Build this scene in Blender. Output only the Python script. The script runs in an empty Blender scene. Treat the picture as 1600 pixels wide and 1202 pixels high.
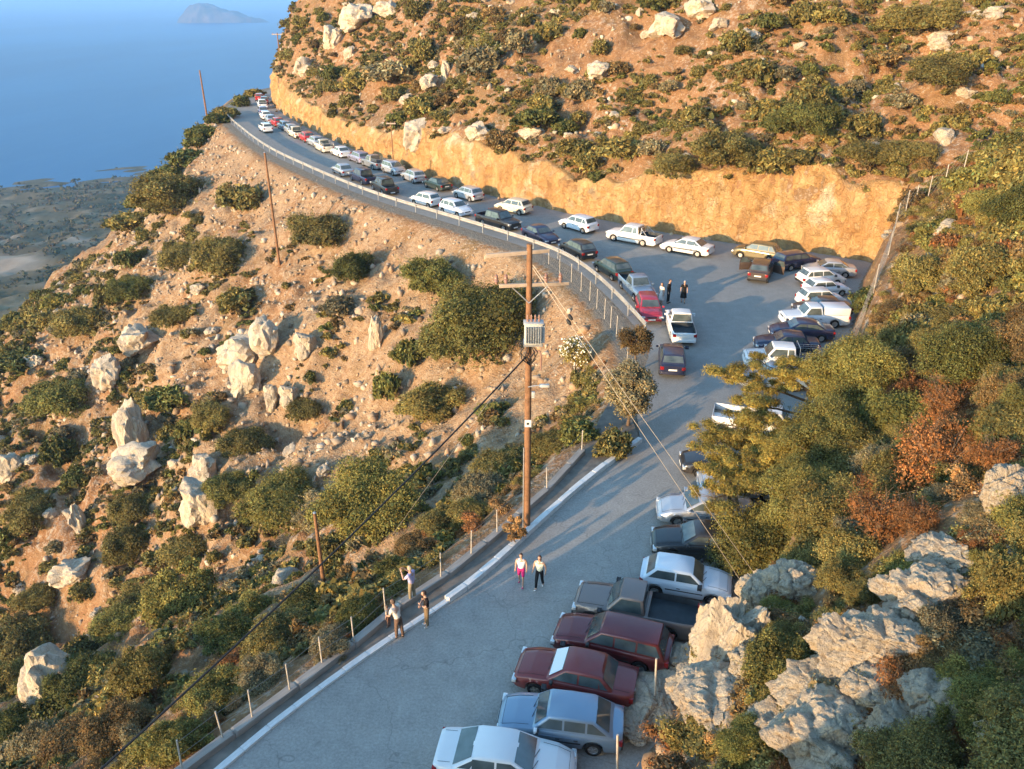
import bpy, bmesh, math, random
import numpy as np
from mathutils import Vector, Matrix, noise as mnoise

scene = bpy.context.scene
COL = scene.collection
rad = math.radians

# ------------------------------------------------------------------ camera, sky, sun, exposure
cam_data = bpy.data.cameras.new('camera')
cam = bpy.data.objects.new('camera', cam_data)
COL.objects.link(cam)
cam.location = (0, 0, 20.5)
cam.rotation_euler = (rad(64.0), 0, 0)
cam_data.sensor_width = 36.0
cam_data.lens = 28.125
cam_data.clip_start = 0.1
cam_data.clip_end = 90000
scene.camera = cam

SUN_EL, SUN_DIR = 9.0, (0.72, 0.69)          # elevation in degrees; horizontal direction the light travels
world = bpy.data.worlds.new('World')
scene.world = world
world.use_nodes = True
wn = world.node_tree
bg = wn.nodes['Background']
sky = wn.nodes.new('ShaderNodeTexSky')
sky.sky_type = 'NISHITA'
sky.sun_disc = False
sky.sun_elevation = rad(SUN_EL)
sky.sun_rotation = math.atan2(-SUN_DIR[0], -SUN_DIR[1])
sky.air_density = 1.0
sky.dust_density = 0.6
sky.ozone_density = 3.0
tint = wn.nodes.new('ShaderNodeMix'); tint.data_type = 'RGBA'; tint.blend_type = 'MULTIPLY'
tint.inputs[0].default_value = 1.0; tint.inputs[7].default_value = (.93, 1.0, .92, 1)
wn.links.new(sky.outputs[0], tint.inputs[6]); wn.links.new(tint.outputs[2], bg.inputs[0])
bg.inputs[1].default_value = 0.15

sun_data = bpy.data.lights.new('sun', 'SUN')
sun_data.energy = 2.0
sun_data.angle = rad(0.5)
sun_data.color = (1.0, 0.67, 0.35)
sun = bpy.data.objects.new('sun', sun_data)
COL.objects.link(sun)
_l = Vector((SUN_DIR[0], SUN_DIR[1], -math.tan(rad(SUN_EL)) * math.hypot(*SUN_DIR)))
sun.rotation_euler = _l.to_track_quat('-Z', 'Y').to_euler()

vs = scene.view_settings
vs.view_transform = 'Standard'
vs.look = 'None'
vs.gamma = 1.0
vs.exposure = 2.3
vs.use_curve_mapping = False
scene.cycles.max_bounces = 6
scene.cycles.diffuse_bounces = 3
scene.cycles.glossy_bounces = 3
scene.cycles.transmission_bounces = 4
scene.cycles.transparent_max_bounces = 8
scene.cycles.volume_bounces = 1
scene.cycles.caustics_reflective = False
scene.cycles.caustics_refractive = False
scene.cycles.use_denoising = True

# ------------------------------------------------------------------ small helpers
def tag(o, label=None, cat=None, group=None, kind=None):
    if label: o['label'] = label
    if cat: o['category'] = cat
    if group: o['group'] = group
    if kind: o['kind'] = kind
    return o

def link(name, me, mat=None, parent=None):
    o = bpy.data.objects.new(name, me)
    COL.objects.link(o)
    if mat is not None and me is not None:
        for m in (mat if isinstance(mat, (list, tuple)) else [mat]):
            me.materials.append(m)
    if parent is not None: o.parent = parent
    return o

def empty(name, loc=(0, 0, 0), rz=0.0):
    o = bpy.data.objects.new(name, None)
    COL.objects.link(o)
    o.location = loc
    o.rotation_euler = (0, 0, rz)
    o.empty_display_size = 0.2
    return o

def np_mesh(name, verts, faces, smooth=False, attrs=None):
    """verts (n,3) array, faces (m,k) array of one polygon size"""
    me = bpy.data.meshes.new(name)
    verts = np.ascontiguousarray(verts, dtype=np.float32)
    faces = np.ascontiguousarray(faces, dtype=np.int32)
    m, k = faces.shape
    me.vertices.add(len(verts)); me.vertices.foreach_set('co', verts.ravel())
    me.loops.add(m * k); me.loops.foreach_set('vertex_index', faces.ravel())
    me.polygons.add(m)
    me.polygons.foreach_set('loop_start', np.arange(0, m * k, k, dtype=np.int32))
    me.polygons.foreach_set('loop_total', np.full(m, k, dtype=np.int32))
    if smooth: me.polygons.foreach_set('use_smooth', np.ones(m, dtype=bool))
    if attrs:
        for an, arr in attrs.items():
            arr = np.asarray(arr, dtype=np.float32)
            if arr.ndim == 1:
                a = me.attributes.new(an, 'FLOAT', 'POINT'); a.data.foreach_set('value', arr)
            else:
                a = me.attributes.new(an, 'FLOAT_COLOR', 'POINT')
                if arr.shape[1] == 3: arr = np.concatenate([arr, np.ones((len(arr), 1), np.float32)], 1)
                a.data.foreach_set('color', np.ascontiguousarray(arr).ravel())
    me.update(calc_edges=True)
    return me

class NT:
    """tiny node-tree writer"""
    def __init__(s, name):
        s.m = bpy.data.materials.new(name); s.m.use_nodes = True
        s.t = s.m.node_tree; s.n = s.t.nodes; s.l = s.t.links
        s.b = s.n['Principled BSDF']; s.out = s.n['Material Output']
    def node(s, typ, **kw):
        n = s.n.new(typ)
        for k, v in kw.items():
            if k.startswith('i_'):
                key = k[2:]
                n.inputs[int(key) if key.isdigit() else key].default_value = v
            else: setattr(n, k, v)
        return n
    def lk(s, a, b): s.l.new(a, b)
    def noise(s, scale, detail=4, rough=0.55, vec=None, dist=0.0):
        n = s.node('ShaderNodeTexNoise'); n.inputs['Scale'].default_value = scale
        n.inputs['Detail'].default_value = detail; n.inputs['Roughness'].default_value = rough
        n.inputs['Distortion'].default_value = dist
        if vec is not None: s.lk(vec, n.inputs['Vector'])
        return n.outputs['Fac']
    def voro(s, scale, vec=None, feature='F1', out='Distance'):
        n = s.node('ShaderNodeTexVoronoi', feature=feature); n.inputs['Scale'].default_value = scale
        if vec is not None: s.lk(vec, n.inputs['Vector'])
        return n.outputs[out]
    def ramp(s, fac, stops):
        n = s.node('ShaderNodeValToRGB'); e = n.color_ramp.elements
        while len(e) < len(stops): e.new(0.5)
        for el, (p, c) in zip(e, stops):
            el.position = p; el.color = c if len(c) == 4 else (*c, 1)
        s.lk(fac, n.inputs[0]); return n.outputs[0]
    def mix(s, fac, a, b, mode='MIX'):
        n = s.node('ShaderNodeMix', data_type='RGBA', blend_type=mode)
        for sock, v in ((n.inputs[0], fac), (n.inputs[6], a), (n.inputs[7], b)):
            if isinstance(v, (int, float)): sock.default_value = v
            elif isinstance(v, tuple): sock.default_value = v if len(v) == 4 else (*v, 1)
            else: s.lk(v, sock)
        return n.outputs[2]
    def math(s, op, a, b=0.0, c=None, clamp=False):
        n = s.node('ShaderNodeMath', operation=op, use_clamp=clamp)
        for i, v in enumerate((a, b) if c is None else (a, b, c)):
            if isinstance(v, (int, float)): n.inputs[i].default_value = v
            else: s.lk(v, n.inputs[i])
        return n.outputs[0]
    def attr(s, name, out='Fac'):
        n = s.node('ShaderNodeAttribute', attribute_name=name); return n.outputs[out]
    def pos(s):
        return s.node('ShaderNodeNewGeometry').outputs['Position']
    def obj(s):
        return s.node('ShaderNodeTexCoord').outputs['Object']
    def mapping(s, vec, scale=(1, 1, 1), rot=(0, 0, 0)):
        n = s.node('ShaderNodeMapping'); n.inputs['Scale'].default_value = scale; n.inputs['Rotation'].default_value = rot
        s.lk(vec, n.inputs['Vector']); return n.outputs[0]
    def bump(s, h, strength=0.5, dist=0.1):
        n = s.node('ShaderNodeBump'); n.inputs['Strength'].default_value = strength; n.inputs['Distance'].default_value = dist
        s.lk(h, n.inputs['Height']); s.lk(n.outputs[0], s.b.inputs['Normal']); return n
    def color(s, c):
        if isinstance(c, tuple): s.b.inputs['Base Color'].default_value = c if len(c) == 4 else (*c, 1)
        else: s.lk(c, s.b.inputs['Base Color'])
    def set(s, **kw):
        for k, v in kw.items():
            s.b.inputs[k.replace('_', ' ')].default_value = v
        return s

def plain(name, col, rough=0.6, metal=0.0, spec=0.5, var=0.0, scale=6.0, bump=0.0):
    t = NT(name)
    if var > 0:
        nz = t.noise(scale, 5, 0.6, t.obj())
        lo = tuple(max(0, c * (1 - var)) for c in col); hi = tuple(min(1, c * (1 + var)) for c in col)
        t.color(t.ramp(nz, [(0.3, lo), (0.7, hi)]))
        if bump: t.bump(nz, bump, 0.02)
    else: t.color(col)
    t.b.inputs['Roughness'].default_value = rough
    t.b.inputs['Metallic'].default_value = metal
    t.b.inputs['Specular IOR Level'].default_value = spec
    return t.m

# ------------------------------------------------------------------ numpy noise and distances
def _hash(ix, iy, seed):
    h = (ix.astype(np.int64) * 374761393 + iy.astype(np.int64) * 668265263 + seed * 1442695041) & 0xFFFFFFFF
    h = ((h ^ (h >> 13)) * 1274126177) & 0xFFFFFFFF
    return ((h ^ (h >> 16)) & 0xFFFF) / 65535.0

def vnoise(x, y, seed=0):
    x0 = np.floor(x); y0 = np.floor(y); fx = x - x0; fy = y - y0
    fx = fx * fx * fx * (fx * (fx * 6 - 15) + 10); fy = fy * fy * fy * (fy * (fy * 6 - 15) + 10)
    a = _hash(x0, y0, seed); b = _hash(x0 + 1, y0, seed); c = _hash(x0, y0 + 1, seed); d = _hash(x0 + 1, y0 + 1, seed)
    return (a * (1 - fx) + b * fx) * (1 - fy) + (c * (1 - fx) + d * fx) * fy - 0.5

def fbm(x, y, seed=0, octaves=4, lac=2.05, gain=0.5):
    s = np.zeros_like(x); a = 1.0; f = 1.0
    for i in range(octaves):
        s += a * vnoise(x * f + 17.3 * i, y * f - 9.1 * i, seed + i); a *= gain; f *= lac
    return s

def ridged(x, y, seed=0, octaves=4):
    s = np.zeros_like(x); a = 1.0; f = 1.0
    for i in range(octaves):
        s += a * (1 - 2 * np.abs(vnoise(x * f + 5.7 * i, y * f + 3.3 * i, seed + i))); a *= 0.5; f *= 2.1
    return s / 1.9

def sstep(a, b, x):
    t = np.clip((x - a) / (b - a), 0, 1); return t * t * (3 - 2 * t)

def poly_dist(x, y, pts):
    d = np.full(x.shape, 1e9)
    for (x0, y0), (x1, y1) in zip(pts[:-1], pts[1:]):
        dx, dy = x1 - x0, y1 - y0
        t = np.clip(((x - x0) * dx + (y - y0) * dy) / (dx * dx + dy * dy), 0, 1)
        d = np.minimum(d, np.hypot(x - x0 - t * dx, y - y0 - t * dy))
    return d

def in_poly(x, y, pts):
    ins = np.zeros(x.shape, bool)
    for (x0, y0), (x1, y1) in zip(pts, pts[1:] + pts[:1]):
        if y0 == y1: continue
        c = ((y0 > y) != (y1 > y)) & (x < (x1 - x0) * (y - y0) / (y1 - y0) + x0)
        ins ^= c
    return ins

def resample(pts, step):
    out = []; carry = 0.0
    for a, b in zip(pts[:-1], pts[1:]):
        L = math.dist(a, b); t = carry
        while t < L:
            out.append(tuple(a[i] + (b[i] - a[i]) * t / L for i in range(len(a)))); t += step
        carry = t - L
    out.append(tuple(pts[-1])); return out

def chaikin(pts, n=2):
    for _ in range(n):
        q = [pts[0]]
        for a, b in zip(pts[:-1], pts[1:]):
            q.append(tuple(0.75 * u + 0.25 * v for u, v in zip(a, b))); q.append(tuple(0.25 * u + 0.75 * v for u, v in zip(a, b)))
        q.append(pts[-1]); pts = q
    return pts

# ------------------------------------------------------------------ plan of the place (metres)
KERB = [(-8.57, 16.2), (-7.41, 17.86), (-5.96, 19.63), (-4.5, 21.29), (-2.62, 23.16), (-1.01, 25.1), (1.1, 28.28), (3.62, 31.92), (6.53, 35.4)]
RAIL = [(9.0, 49.6), (8.77, 50.9), (7.64, 56.7), (6.2, 62.13), (4.39, 66.58), (1.73, 70.2), (-1.4, 73.8), (-5.04, 77.86), (-9.23, 82.4), (-13.7, 87.4), (-17.61, 92.37), (-21.7, 98.09), (-27.71, 107.08), (-33.21, 115.53), (-39.07, 126.14), (-45.53, 139.29), (-50.79, 150.12), (-55.2, 161.0)]
EDGE = [(-33, -20), (-20, -1), (-9.9, 16.0), (-8.0, 18.5), (-5.8, 21.3), (-3.1, 24.8), (-.4, 28.3), (3.4, 34.8), (6.2, 40.5), (6.6, 46), (6.4, 50), (5.8, 54), (4.6, 58.5), (2.9, 64), (0.5, 68.4), (-2.6, 71.8), (-6.3, 76.4), (-10.6, 80.9), (-15.1, 86.2), (-19, 91.2), (-23.1, 96.9), (-29.1, 105.9), (-34.7, 114.3), (-40.5, 125.3), (-47, 138.4), (-52.3, 149.4), (-57.5, 164.6), (-61, 185), (-60.5, 203), (-54, 228), (-32, 250), (10, 270), (120, 290)]
CLIFF = [(31.2, 64.6), (29.4, 66.6), (27.48, 68.0), (23.0, 70.2), (18.88, 72.3), (14.38, 75.3), (9.35, 79.69), (3.09, 85.35), (-2.55, 91.0), (-7.61, 96.3), (-13.05, 103.63), (-22.28, 119.12), (-31.15, 134.41), (-39.23, 150.48), (-46.97, 166.56), (-52.2, 182.9), (-53.8, 195), (-49.5, 218), (-29, 239), (10, 257), (120, 280)]
CLIFF_X = [(140, -30), (60, 39)] + CLIFF
BANK = [(-28.5, -29), (-14.3, -10.2), (-3.2, 5.2), (3.3, 15.4), (4.8, 17.5), (5.6, 18.8), (7.1, 20.4), (8.8, 22.8), (11.2, 26.4), (13.5, 30.9), (15.6, 35.1), (18.7, 40.5), (20.7, 45.6), (23.9, 52.2), (27.4, 59.9), (30.4, 65.2), (40, 88), (62, 132)]
POLY_MAIN = CLIFF_X + [(300, 280), (300, -30)]
POLY_RIGHT = BANK + [(300, 132), (300, -70), (-30, -70)]
POLY_IN = EDGE + [(300, 290), (300, -90), (-33, -90)]
# along the cliff: position -> (height of the cut face, gradient above it)
CUT = [((28.6, 66.8), 5.8, .56), ((23, 70.2), 7.0, .55), ((14.4, 75.3), 5.2, .57), ((9.35, 79.7), 3.5, .6), ((3, 85.3), 3.4, .6), ((-2.5, 91), 4.2, .62), ((-7.6, 96.3), 5.8, .62), ((-13, 103.6), 4.2, .66), ((-22, 119), 3.0, .75), ((-31, 134.4), 3.0, .85), ((-39, 150.5), 4.0, .95), ((-47, 166.5), 5.5, 1.05), ((-53, 182.6), 6.5, 1.15), ((-54, 200), 7.5, 1.1), ((10, 257), 6, 1.0)]

def cut_at(x, y):
    ws = np.zeros_like(x); h = np.zeros_like(x); g = np.zeros_like(x)
    for (px, py), hh, gg in CUT:
        w_ = 1.0 / ((x - px) ** 2 + (y - py) ** 2 + 4.0) ** 1.6
        ws += w_; h += w_ * hh; g += w_ * gg
    h = h / ws * (1 + .42 * fbm(x / 5.5, y / 5.5, 46, 3)) + .5 * fbm(x / 1.7, y / 1.7, 47, 2)
    return h, g / ws

def fields(x, y):
    x = np.asarray(x, float); y = np.asarray(y, float)
    eC = poly_dist(x, y, CLIFF_X); eC = np.where(in_poly(x, y, POLY_MAIN), eC, -eC)
    eR = poly_dist(x, y, BANK); eR = np.where(in_poly(x, y, POLY_RIGHT), eR, -eR)
    dL = poly_dist(x, y, EDGE); dL = np.where(in_poly(x, y, POLY_IN), -dL, dL)
    return eC, eR, dL

def terrain(x, y, detail=True):
    x = np.asarray(x, float); y = np.asarray(y, float)
    eC, eR, dL = fields(x, y)
    hc, gr = cut_at(x, y)
    lump = fbm(x / 9.0, y / 9.0, 3, 4)
    rock = ridged(x / 5.2, y / 5.2, 11, 4)
    fine = fbm(x / 1.6, y / 1.6, 21, 3)
    e = np.maximum(eC - 1.1, 0)
    zm = sstep(0.7, 1.25, eC) * (hc + gr * e + (lump * 2.2 + rock * 0.9 * sstep(2, 12, e)) * sstep(0, 6, e) + (fine * 0.6 + .3 * fbm(x / .8, y / .8, 24, 2)) * sstep(0, 2, e))
    # bluff at the far bend
    bl = np.exp(-(((x + 44) / 16) ** 2 + ((y - 190) / 26) ** 2)) * sstep(1, 7, eC)
    zm = zm + bl * (3 + 3.5 * rock)
    er = np.maximum(eR, 0)
    zr = (2.6 + .7 * sstep(40, 48, y)) * sstep(0.0, 1.2, eR) + 0.86 * er - 0.006 * np.minimum(er, 40) ** 2 + (lump * 1.6 + rock * 0.7) * sstep(1.0, 7, eR) + fine * 0.4 * sstep(0.3, 2, eR)
    r = np.hypot(x - 1.5, y + 2.5)
    zr = np.maximum(zr, np.where(eR > 0, 19.2 - 1.45 * r, -99))
    zi = np.where(eC > 0, zm, -1); zi = np.maximum(zi, np.where(eR > 0, zr, -1)); zi = np.maximum(zi, 0)
    d = np.maximum(dL, 0)
    f = 0.70 * np.minimum(d, 95) + 0.40 * np.clip(d - 3, 0, 21) * sstep(-52, -72, x) * sstep(110, 150, y) + 0.46 * np.clip(d - 95, 0, 150) + 0.060 * np.maximum(d - 245, 0)
    f = f * (0.35 + 0.65 * sstep(0.0, 2.5, d))
    far = sstep(120, 400, d)
    amp = sstep(1.0, 14, d)
    zl = -f + amp * (lump * (2.6 + 4 * far) + (rock - 0.4) * (1.5 + 1.3 * sstep(12, 30, d)) * (1 - far)) + (fine * 0.7 + 0.30 * fbm(x / .7, y / .7, 23, 2)) * sstep(0.5, 4, d) * (1 - far)
    gully = np.exp(-(((x - 4) / 5.0) ** 2 + ((y - 43) / 9.0) ** 2))
    zl = zl - 0.6 * gully * sstep(0.5, 3, d)
    zl = zl + far * 5 * fbm(x / 160.0, y / 160.0, 41, 3)
    return np.where(dL > 0, zl, zi), eC, eR, dL, rock, lump

def tz(x, y):
    return float(terrain(np.array([x]), np.array([y]))[0][0])

# ------------------------------------------------------------------ ground materials
def ground_material():
    t = NT('hillside_ground')
    p = t.pos()
    n1 = t.noise(0.35, 6, 0.6, p); n2 = t.noise(2.2, 6, 0.65, p); n3 = t.noise(9.0, 4, 0.7, p)
    v = t.voro(2.6, p); v2 = t.voro(7.0, p)
    scree, soil, bench, far = (t.attr(k) for k in ('scree', 'soil', 'bench', 'far'))
    c_scree = t.ramp(n2, [(0.25, (.22, .125, .065)), (0.5, (.345, .225, .13)), (0.75, (.44, .32, .20))])
    c_soil = t.ramp(n2, [(0.25, (.185, .09, .042)), (0.55, (.315, .17, .082)), (0.8, (.40, .265, .15))])
    c_dry = t.ramp(n3, [(0.2, (.13, .08, .036)), (0.55, (.235, .145, .068)), (0.85, (.31, .225, .125))])
    c_rock = t.ramp(n3, [(0.2, (.26, .22, .18)), (0.55, (.44, .38, .31)), (0.85, (.56, .51, .44))])
    base = t.mix(t.ramp(n1, [(0.42, (0, 0, 0)), (0.58, (1, 1, 1))]), c_dry, c_soil)
    sm = t.math('MULTIPLY_ADD', t.math('SUBTRACT', n1, 0.5), 1.2, soil, clamp=True)
    base = t.mix(sm, base, c_soil)
    rk = t.math('MULTIPLY_ADD', t.math('SUBTRACT', n2, 0.56), 5.0, t.math('SUBTRACT', t.attr('rocky'), 0.62), clamp=True)
    base = t.mix(rk, base, c_rock)
    sc = t.math('MULTIPLY_ADD', t.math('SUBTRACT', n2, 0.5), 1.5, scree, clamp=True)
    base = t.mix(sc, base, c_scree)
    # single pale stones in the soil
    st = t.ramp(v, [(0.16, (1, 1, 1)), (0.2, (0, 0, 0))])
    base = t.mix(t.math('MULTIPLY', st, 0.6), base, (.42, .35, .27))
    c_bench = t.ramp(n2, [(0.3, (.20, .165, .125)), (0.7, (.31, .26, .20))])
    base = t.mix(bench, base, c_bench)
    nf = t.noise(0.045, 6, 0.6, p); nf2 = t.noise(0.009, 4, 0.6, p)
    c_far = t.ramp(nf, [(0.35, (.10, .075, .03)), (0.55, (.17, .12, .055)), (0.72, (.28, .20, .115))])
    base = t.mix(far, base, c_far)
    fld = t.attr('field')
    base = t.mix(fld, base, t.ramp(nf, [(0.3, (.30, .22, .15)), (0.7, (.42, .33, .24))]))
    t.color(base)
    t.set(Roughness=0.95); t.b.inputs['Specular IOR Level'].default_value = 0.15
    h = t.math('ADD', t.math('MULTIPLY', n2, 0.8), t.math('ADD', t.math('MULTIPLY', n3, 0.35), t.math('MULTIPLY', v2, -0.25)))
    t.bump(h, 0.9, 0.22)
    return t.m

def cut_material():
    t = NT('cut_rock')
    p = t.pos()
    wv = t.node('ShaderNodeTexNoise'); wv.inputs['Scale'].default_value = 1.1; wv.inputs['Detail'].default_value = 5; t.lk(p, wv.inputs['Vector'])
    sc_ = t.node('ShaderNodeVectorMath', operation='SCALE'); sc_.inputs['Scale'].default_value = 2.6; t.lk(wv.outputs['Color'], sc_.inputs[0])
    ad = t.node('ShaderNodeVectorMath', operation='ADD'); t.lk(p, ad.inputs[0]); t.lk(sc_.outputs[0], ad.inputs[1])
    q = t.mapping(ad.outputs[0], (1, 1, .62))
    n1 = t.noise(0.28, 5, 0.6, p); n2 = t.noise(1.3, 8, 0.7, q); n3 = t.noise(5.0, 6, 0.75, p)
    e1 = t.voro(1.0, q, 'DISTANCE_TO_EDGE'); e2 = t.voro(2.9, q, 'DISTANCE_TO_EDGE')
    cell = t.voro(1.0, q, 'F1', 'Color'); cs = t.node('ShaderNodeSeparateColor'); t.lk(cell, cs.inputs[0])
    f = t.math('ADD', t.math('MULTIPLY', n2, .65), t.math('MULTIPLY_ADD', cs.outputs[0], .30, .03))
    c = t.ramp(f, [(0.26, (.24, .10, .035)), (0.40, (.44, .225, .085)), (0.54, (.57, .345, .145)), (0.74, (.66, .49, .27))])
    c = t.mix(0.4, c, t.ramp(n3, [(.3, (.22, .11, .05)), (.52, (.45, .29, .15)), (.72, (.62, .49, .32))]))
    white = t.math('MULTIPLY_ADD', t.math('SUBTRACT', n1, 0.57), 9.0, t.math('MULTIPLY', t.math('SUBTRACT', n3, 0.5), 2.4), clamp=True)
    vs_ = t.noise(1.5, 5, .65, t.mapping(p, (1, 1, .10)))
    c = t.mix(.38, c, t.ramp(vs_, [(.3, (.26, .10, .03)), (.5, (.55, .31, .10)), (.7, (.70, .50, .24))]))
    c = t.mix(t.math('MULTIPLY', white, 0.75), c, (.66, .56, .38))
    grey = t.math('MULTIPLY_ADD', t.math('SUBTRACT', t.noise(0.5, 4, .6, p), 0.60), 8.0, 0.0, clamp=True)
    c = t.mix(t.math('MULTIPLY', grey, 0.6), c, (.33, .26, .19))
    jn = t.math('MAXIMUM', t.math('MULTIPLY', t.ramp(e1, [(.0, (1, 1, 1)), (.045, (0, 0, 0))]), .8), t.math('MULTIPLY', t.ramp(e2, [(.0, (1, 1, 1)), (.05, (0, 0, 0))]), .5))
    c = t.mix(t.math('MULTIPLY', t.math('MULTIPLY', jn, t.ramp(n3, [(.5, (0, 0, 0)), (.62, (1, 1, 1))])), .4), c, (.15, .075, .035))
    t.color(c); t.set(Roughness=0.95); t.b.inputs['Specular IOR Level'].default_value = 0.15
    h = t.math('ADD', t.math('ADD', t.math('MULTIPLY', n2, .8), t.math('MULTIPLY', n3, 0.45)), t.math('MULTIPLY_ADD', cs.outputs[1], .35, t.math('MULTIPLY', jn, -.2)))
    t.bump(h, 1.0, 0.35)
    return t.m

def rock_material():
    t = NT('limestone')
    p = t.obj(); rnd = t.node('ShaderNodeObjectInfo').outputs['Random']
    n1 = t.noise(1.3, 6, 0.65, p); n2 = t.noise(7.0, 8, 0.75, p); n3 = t.noise(0.8, 5, 0.6, p); n4 = t.noise(24, 4, .7, p)
    c = t.ramp(n2, [(0.25, (.30, .25, .19)), (0.48, (.57, .475, .35)), (0.75, (.72, .63, .50))])
    c = t.mix(t.ramp(n1, [(0.48, (0, 0, 0)), (0.62, (.8, .8, .8))]), c, (.60, .44, .27))
    c = t.mix(t.ramp(n3, [(0.52, (0, 0, 0)), (0.66, (.6, .6, .6))]), c, (.32, .30, .28))
    c = t.mix(t.math('MULTIPLY', t.ramp(n4, [(.55, (0, 0, 0)), (.66, (1, 1, 1))]), .4), c, (.22, .20, .17))
    c = t.mix(t.math('MULTIPLY', t.ramp(t.voro(2.2, t.mapping(p, (1, 1, .6)), 'DISTANCE_TO_EDGE'), [(0, (1, 1, 1)), (.03, (0, 0, 0))]), .4), c, (.15, .12, .10))
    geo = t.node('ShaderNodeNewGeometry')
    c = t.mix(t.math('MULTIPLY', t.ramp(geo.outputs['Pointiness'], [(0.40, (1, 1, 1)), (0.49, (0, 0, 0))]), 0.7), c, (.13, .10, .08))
    t.color(c); t.set(Roughness=0.92); t.b.inputs['Specular IOR Level'].default_value = 0.2
    t.bump(t.math('ADD', t.math('MULTIPLY', n1, 0.6), t.math('MULTIPLY_ADD', n4, .25, n2)), 1.0, 0.16)
    return t.m

def stone_material():
    t = NT('scree_stone')
    c = t.attr('tint', 'Color')
    n = t.noise(8, 4, .6, t.pos())
    t.color(t.mix(1.0, c, t.ramp(n, [(.3, (.75, .75, .75)), (.7, (1.1, 1.1, 1.1))]), 'MULTIPLY'))
    t.set(Roughness=0.95); t.b.inputs['Specular IOR Level'].default_value = 0.15
    return t.m

def asphalt_material(name, dark, lite, crack=True):
    t = NT(name)
    p = t.pos()
    n1 = t.noise(0.22, 5, 0.6, p, 0.4); n2 = t.noise(1.3, 6, 0.7, p); n3 = t.noise(11, 5, 0.8, p)
    st = t.noise(0.7, 4, .6, t.mapping(p, (1, .12, 1), (0, 0, rad(-36))))
    c = t.ramp(n1, [(0.3, dark), (0.7, lite)])
    c = t.mix(0.7, c, t.ramp(n2, [(0.3, tuple(k * .72 for k in dark)), (0.55, tuple((a + b) / 2 for a, b in zip(dark, lite))), (0.75, tuple(k * 1.22 for k in lite))]))
    c = t.mix(t.math('MULTIPLY', t.ramp(st, [(.52, (0, 0, 0)), (.7, (1, 1, 1))]), .35), c, tuple(k * .6 for k in dark))
    c = t.mix(0.5, c, t.ramp(n3, [(0.3, tuple(k * .6 for k in dark)), (0.7, tuple(k * 1.35 for k in lite))]))
    oil = t.ramp(t.noise(.9, 3, .5, p), [(.66, (0, 0, 0)), (.74, (1, 1, 1))])
    c = t.mix(t.math('MULTIPLY', oil, .35), c, tuple(k * .45 for k in dark))
    dust = t.ramp(t.noise(0.5, 6, .7, p), [(.58, (0, 0, 0)), (.74, (1, 1, 1))])
    c = t.mix(t.math('MULTIPLY', dust, .4), c, (.34, .29, .22))
    if crack:
        w_ = t.node('ShaderNodeVectorMath', operation='ADD')
        nv = t.node('ShaderNodeTexNoise'); nv.inputs['Scale'].default_value = .9; t.lk(p, nv.inputs['Vector'])
        sc_ = t.node('ShaderNodeVectorMath', operation='SCALE'); sc_.inputs['Scale'].default_value = 1.6
        t.lk(nv.outputs['Color'], sc_.inputs[0]); t.lk(p, w_.inputs[0]); t.lk(sc_.outputs[0], w_.inputs[1])
        ck = t.voro(0.28, w_.outputs[0], 'DISTANCE_TO_EDGE')
        c = t.mix(t.math('MULTIPLY', t.ramp(ck, [(.0, (1, 1, 1)), (.006, (0, 0, 0))]), .4), c, tuple(k * .35 for k in dark))
    t.color(c); t.set(Roughness=0.9); t.b.inputs['Specular IOR Level'].default_value = 0.25
    t.bump(n3, 0.25, 0.015)
    return t.m

M = {}
M['ground'] = ground_material(); M['cut'] = cut_material(); M['rock'] = rock_material(); M['stone'] = stone_material()
M['asphalt'] = asphalt_material('asphalt', (.255, .240, .215), (.335, .315, .285), False)
M['concrete_road'] = asphalt_material('worn_concrete', (.28, .262, .235), (.395, .37, .33))
M['pavement'] = plain('kerbside_dirt', (.20, .175, .145), .95, 0, .2, .35, 1.4, .3)
M['concrete'] = plain('concrete', (.33, .29, .25), .9, 0, .2, .25, 2.0, .4)
M['whitewash'] = plain('whitewash', (.72, .70, .66), .85, 0, .2, .16, 3.0, .3)

# ------------------------------------------------------------------ hillside: one sheet to the shore
def grid_lines(segs):
    out = []
    for a, b, s in segs: out += list(np.arange(a, b, s))
    return np.array(out + [segs[-1][1]])
gx = grid_lines([(-1400, -420, 22), (-420, -170, 7), (-170, -72, 1.1), (-72, 46, 0.40), (46, 100, 1.2), (100, 300, 20)])
gy = grid_lines([(-90, -6, 3), (-6, 112, 0.40), (112, 215, 0.75), (215, 300, 2.5), (300, 1500, 14)])
X, Y = np.meshgrid(gx, gy)
Z, eC, eR, dL, ROCK, LUMP = terrain(X, Y)
inb = (eC < 0.7) & (eR < 0.0) & (dL < 0.0)
Z = np.where(inb, -0.03, Z)
SEA = -180.0
nx, ny = len(gx), len(gy)
idx = np.arange(nx * ny).reshape(ny, nx)
quads = np.stack([idx[:-1, :-1], idx[:-1, 1:], idx[1:, 1:], idx[1:, :-1]], -1).reshape(-1, 4)
xr, yr = X.ravel(), Y.ravel()
dl = dL.ravel()
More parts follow.
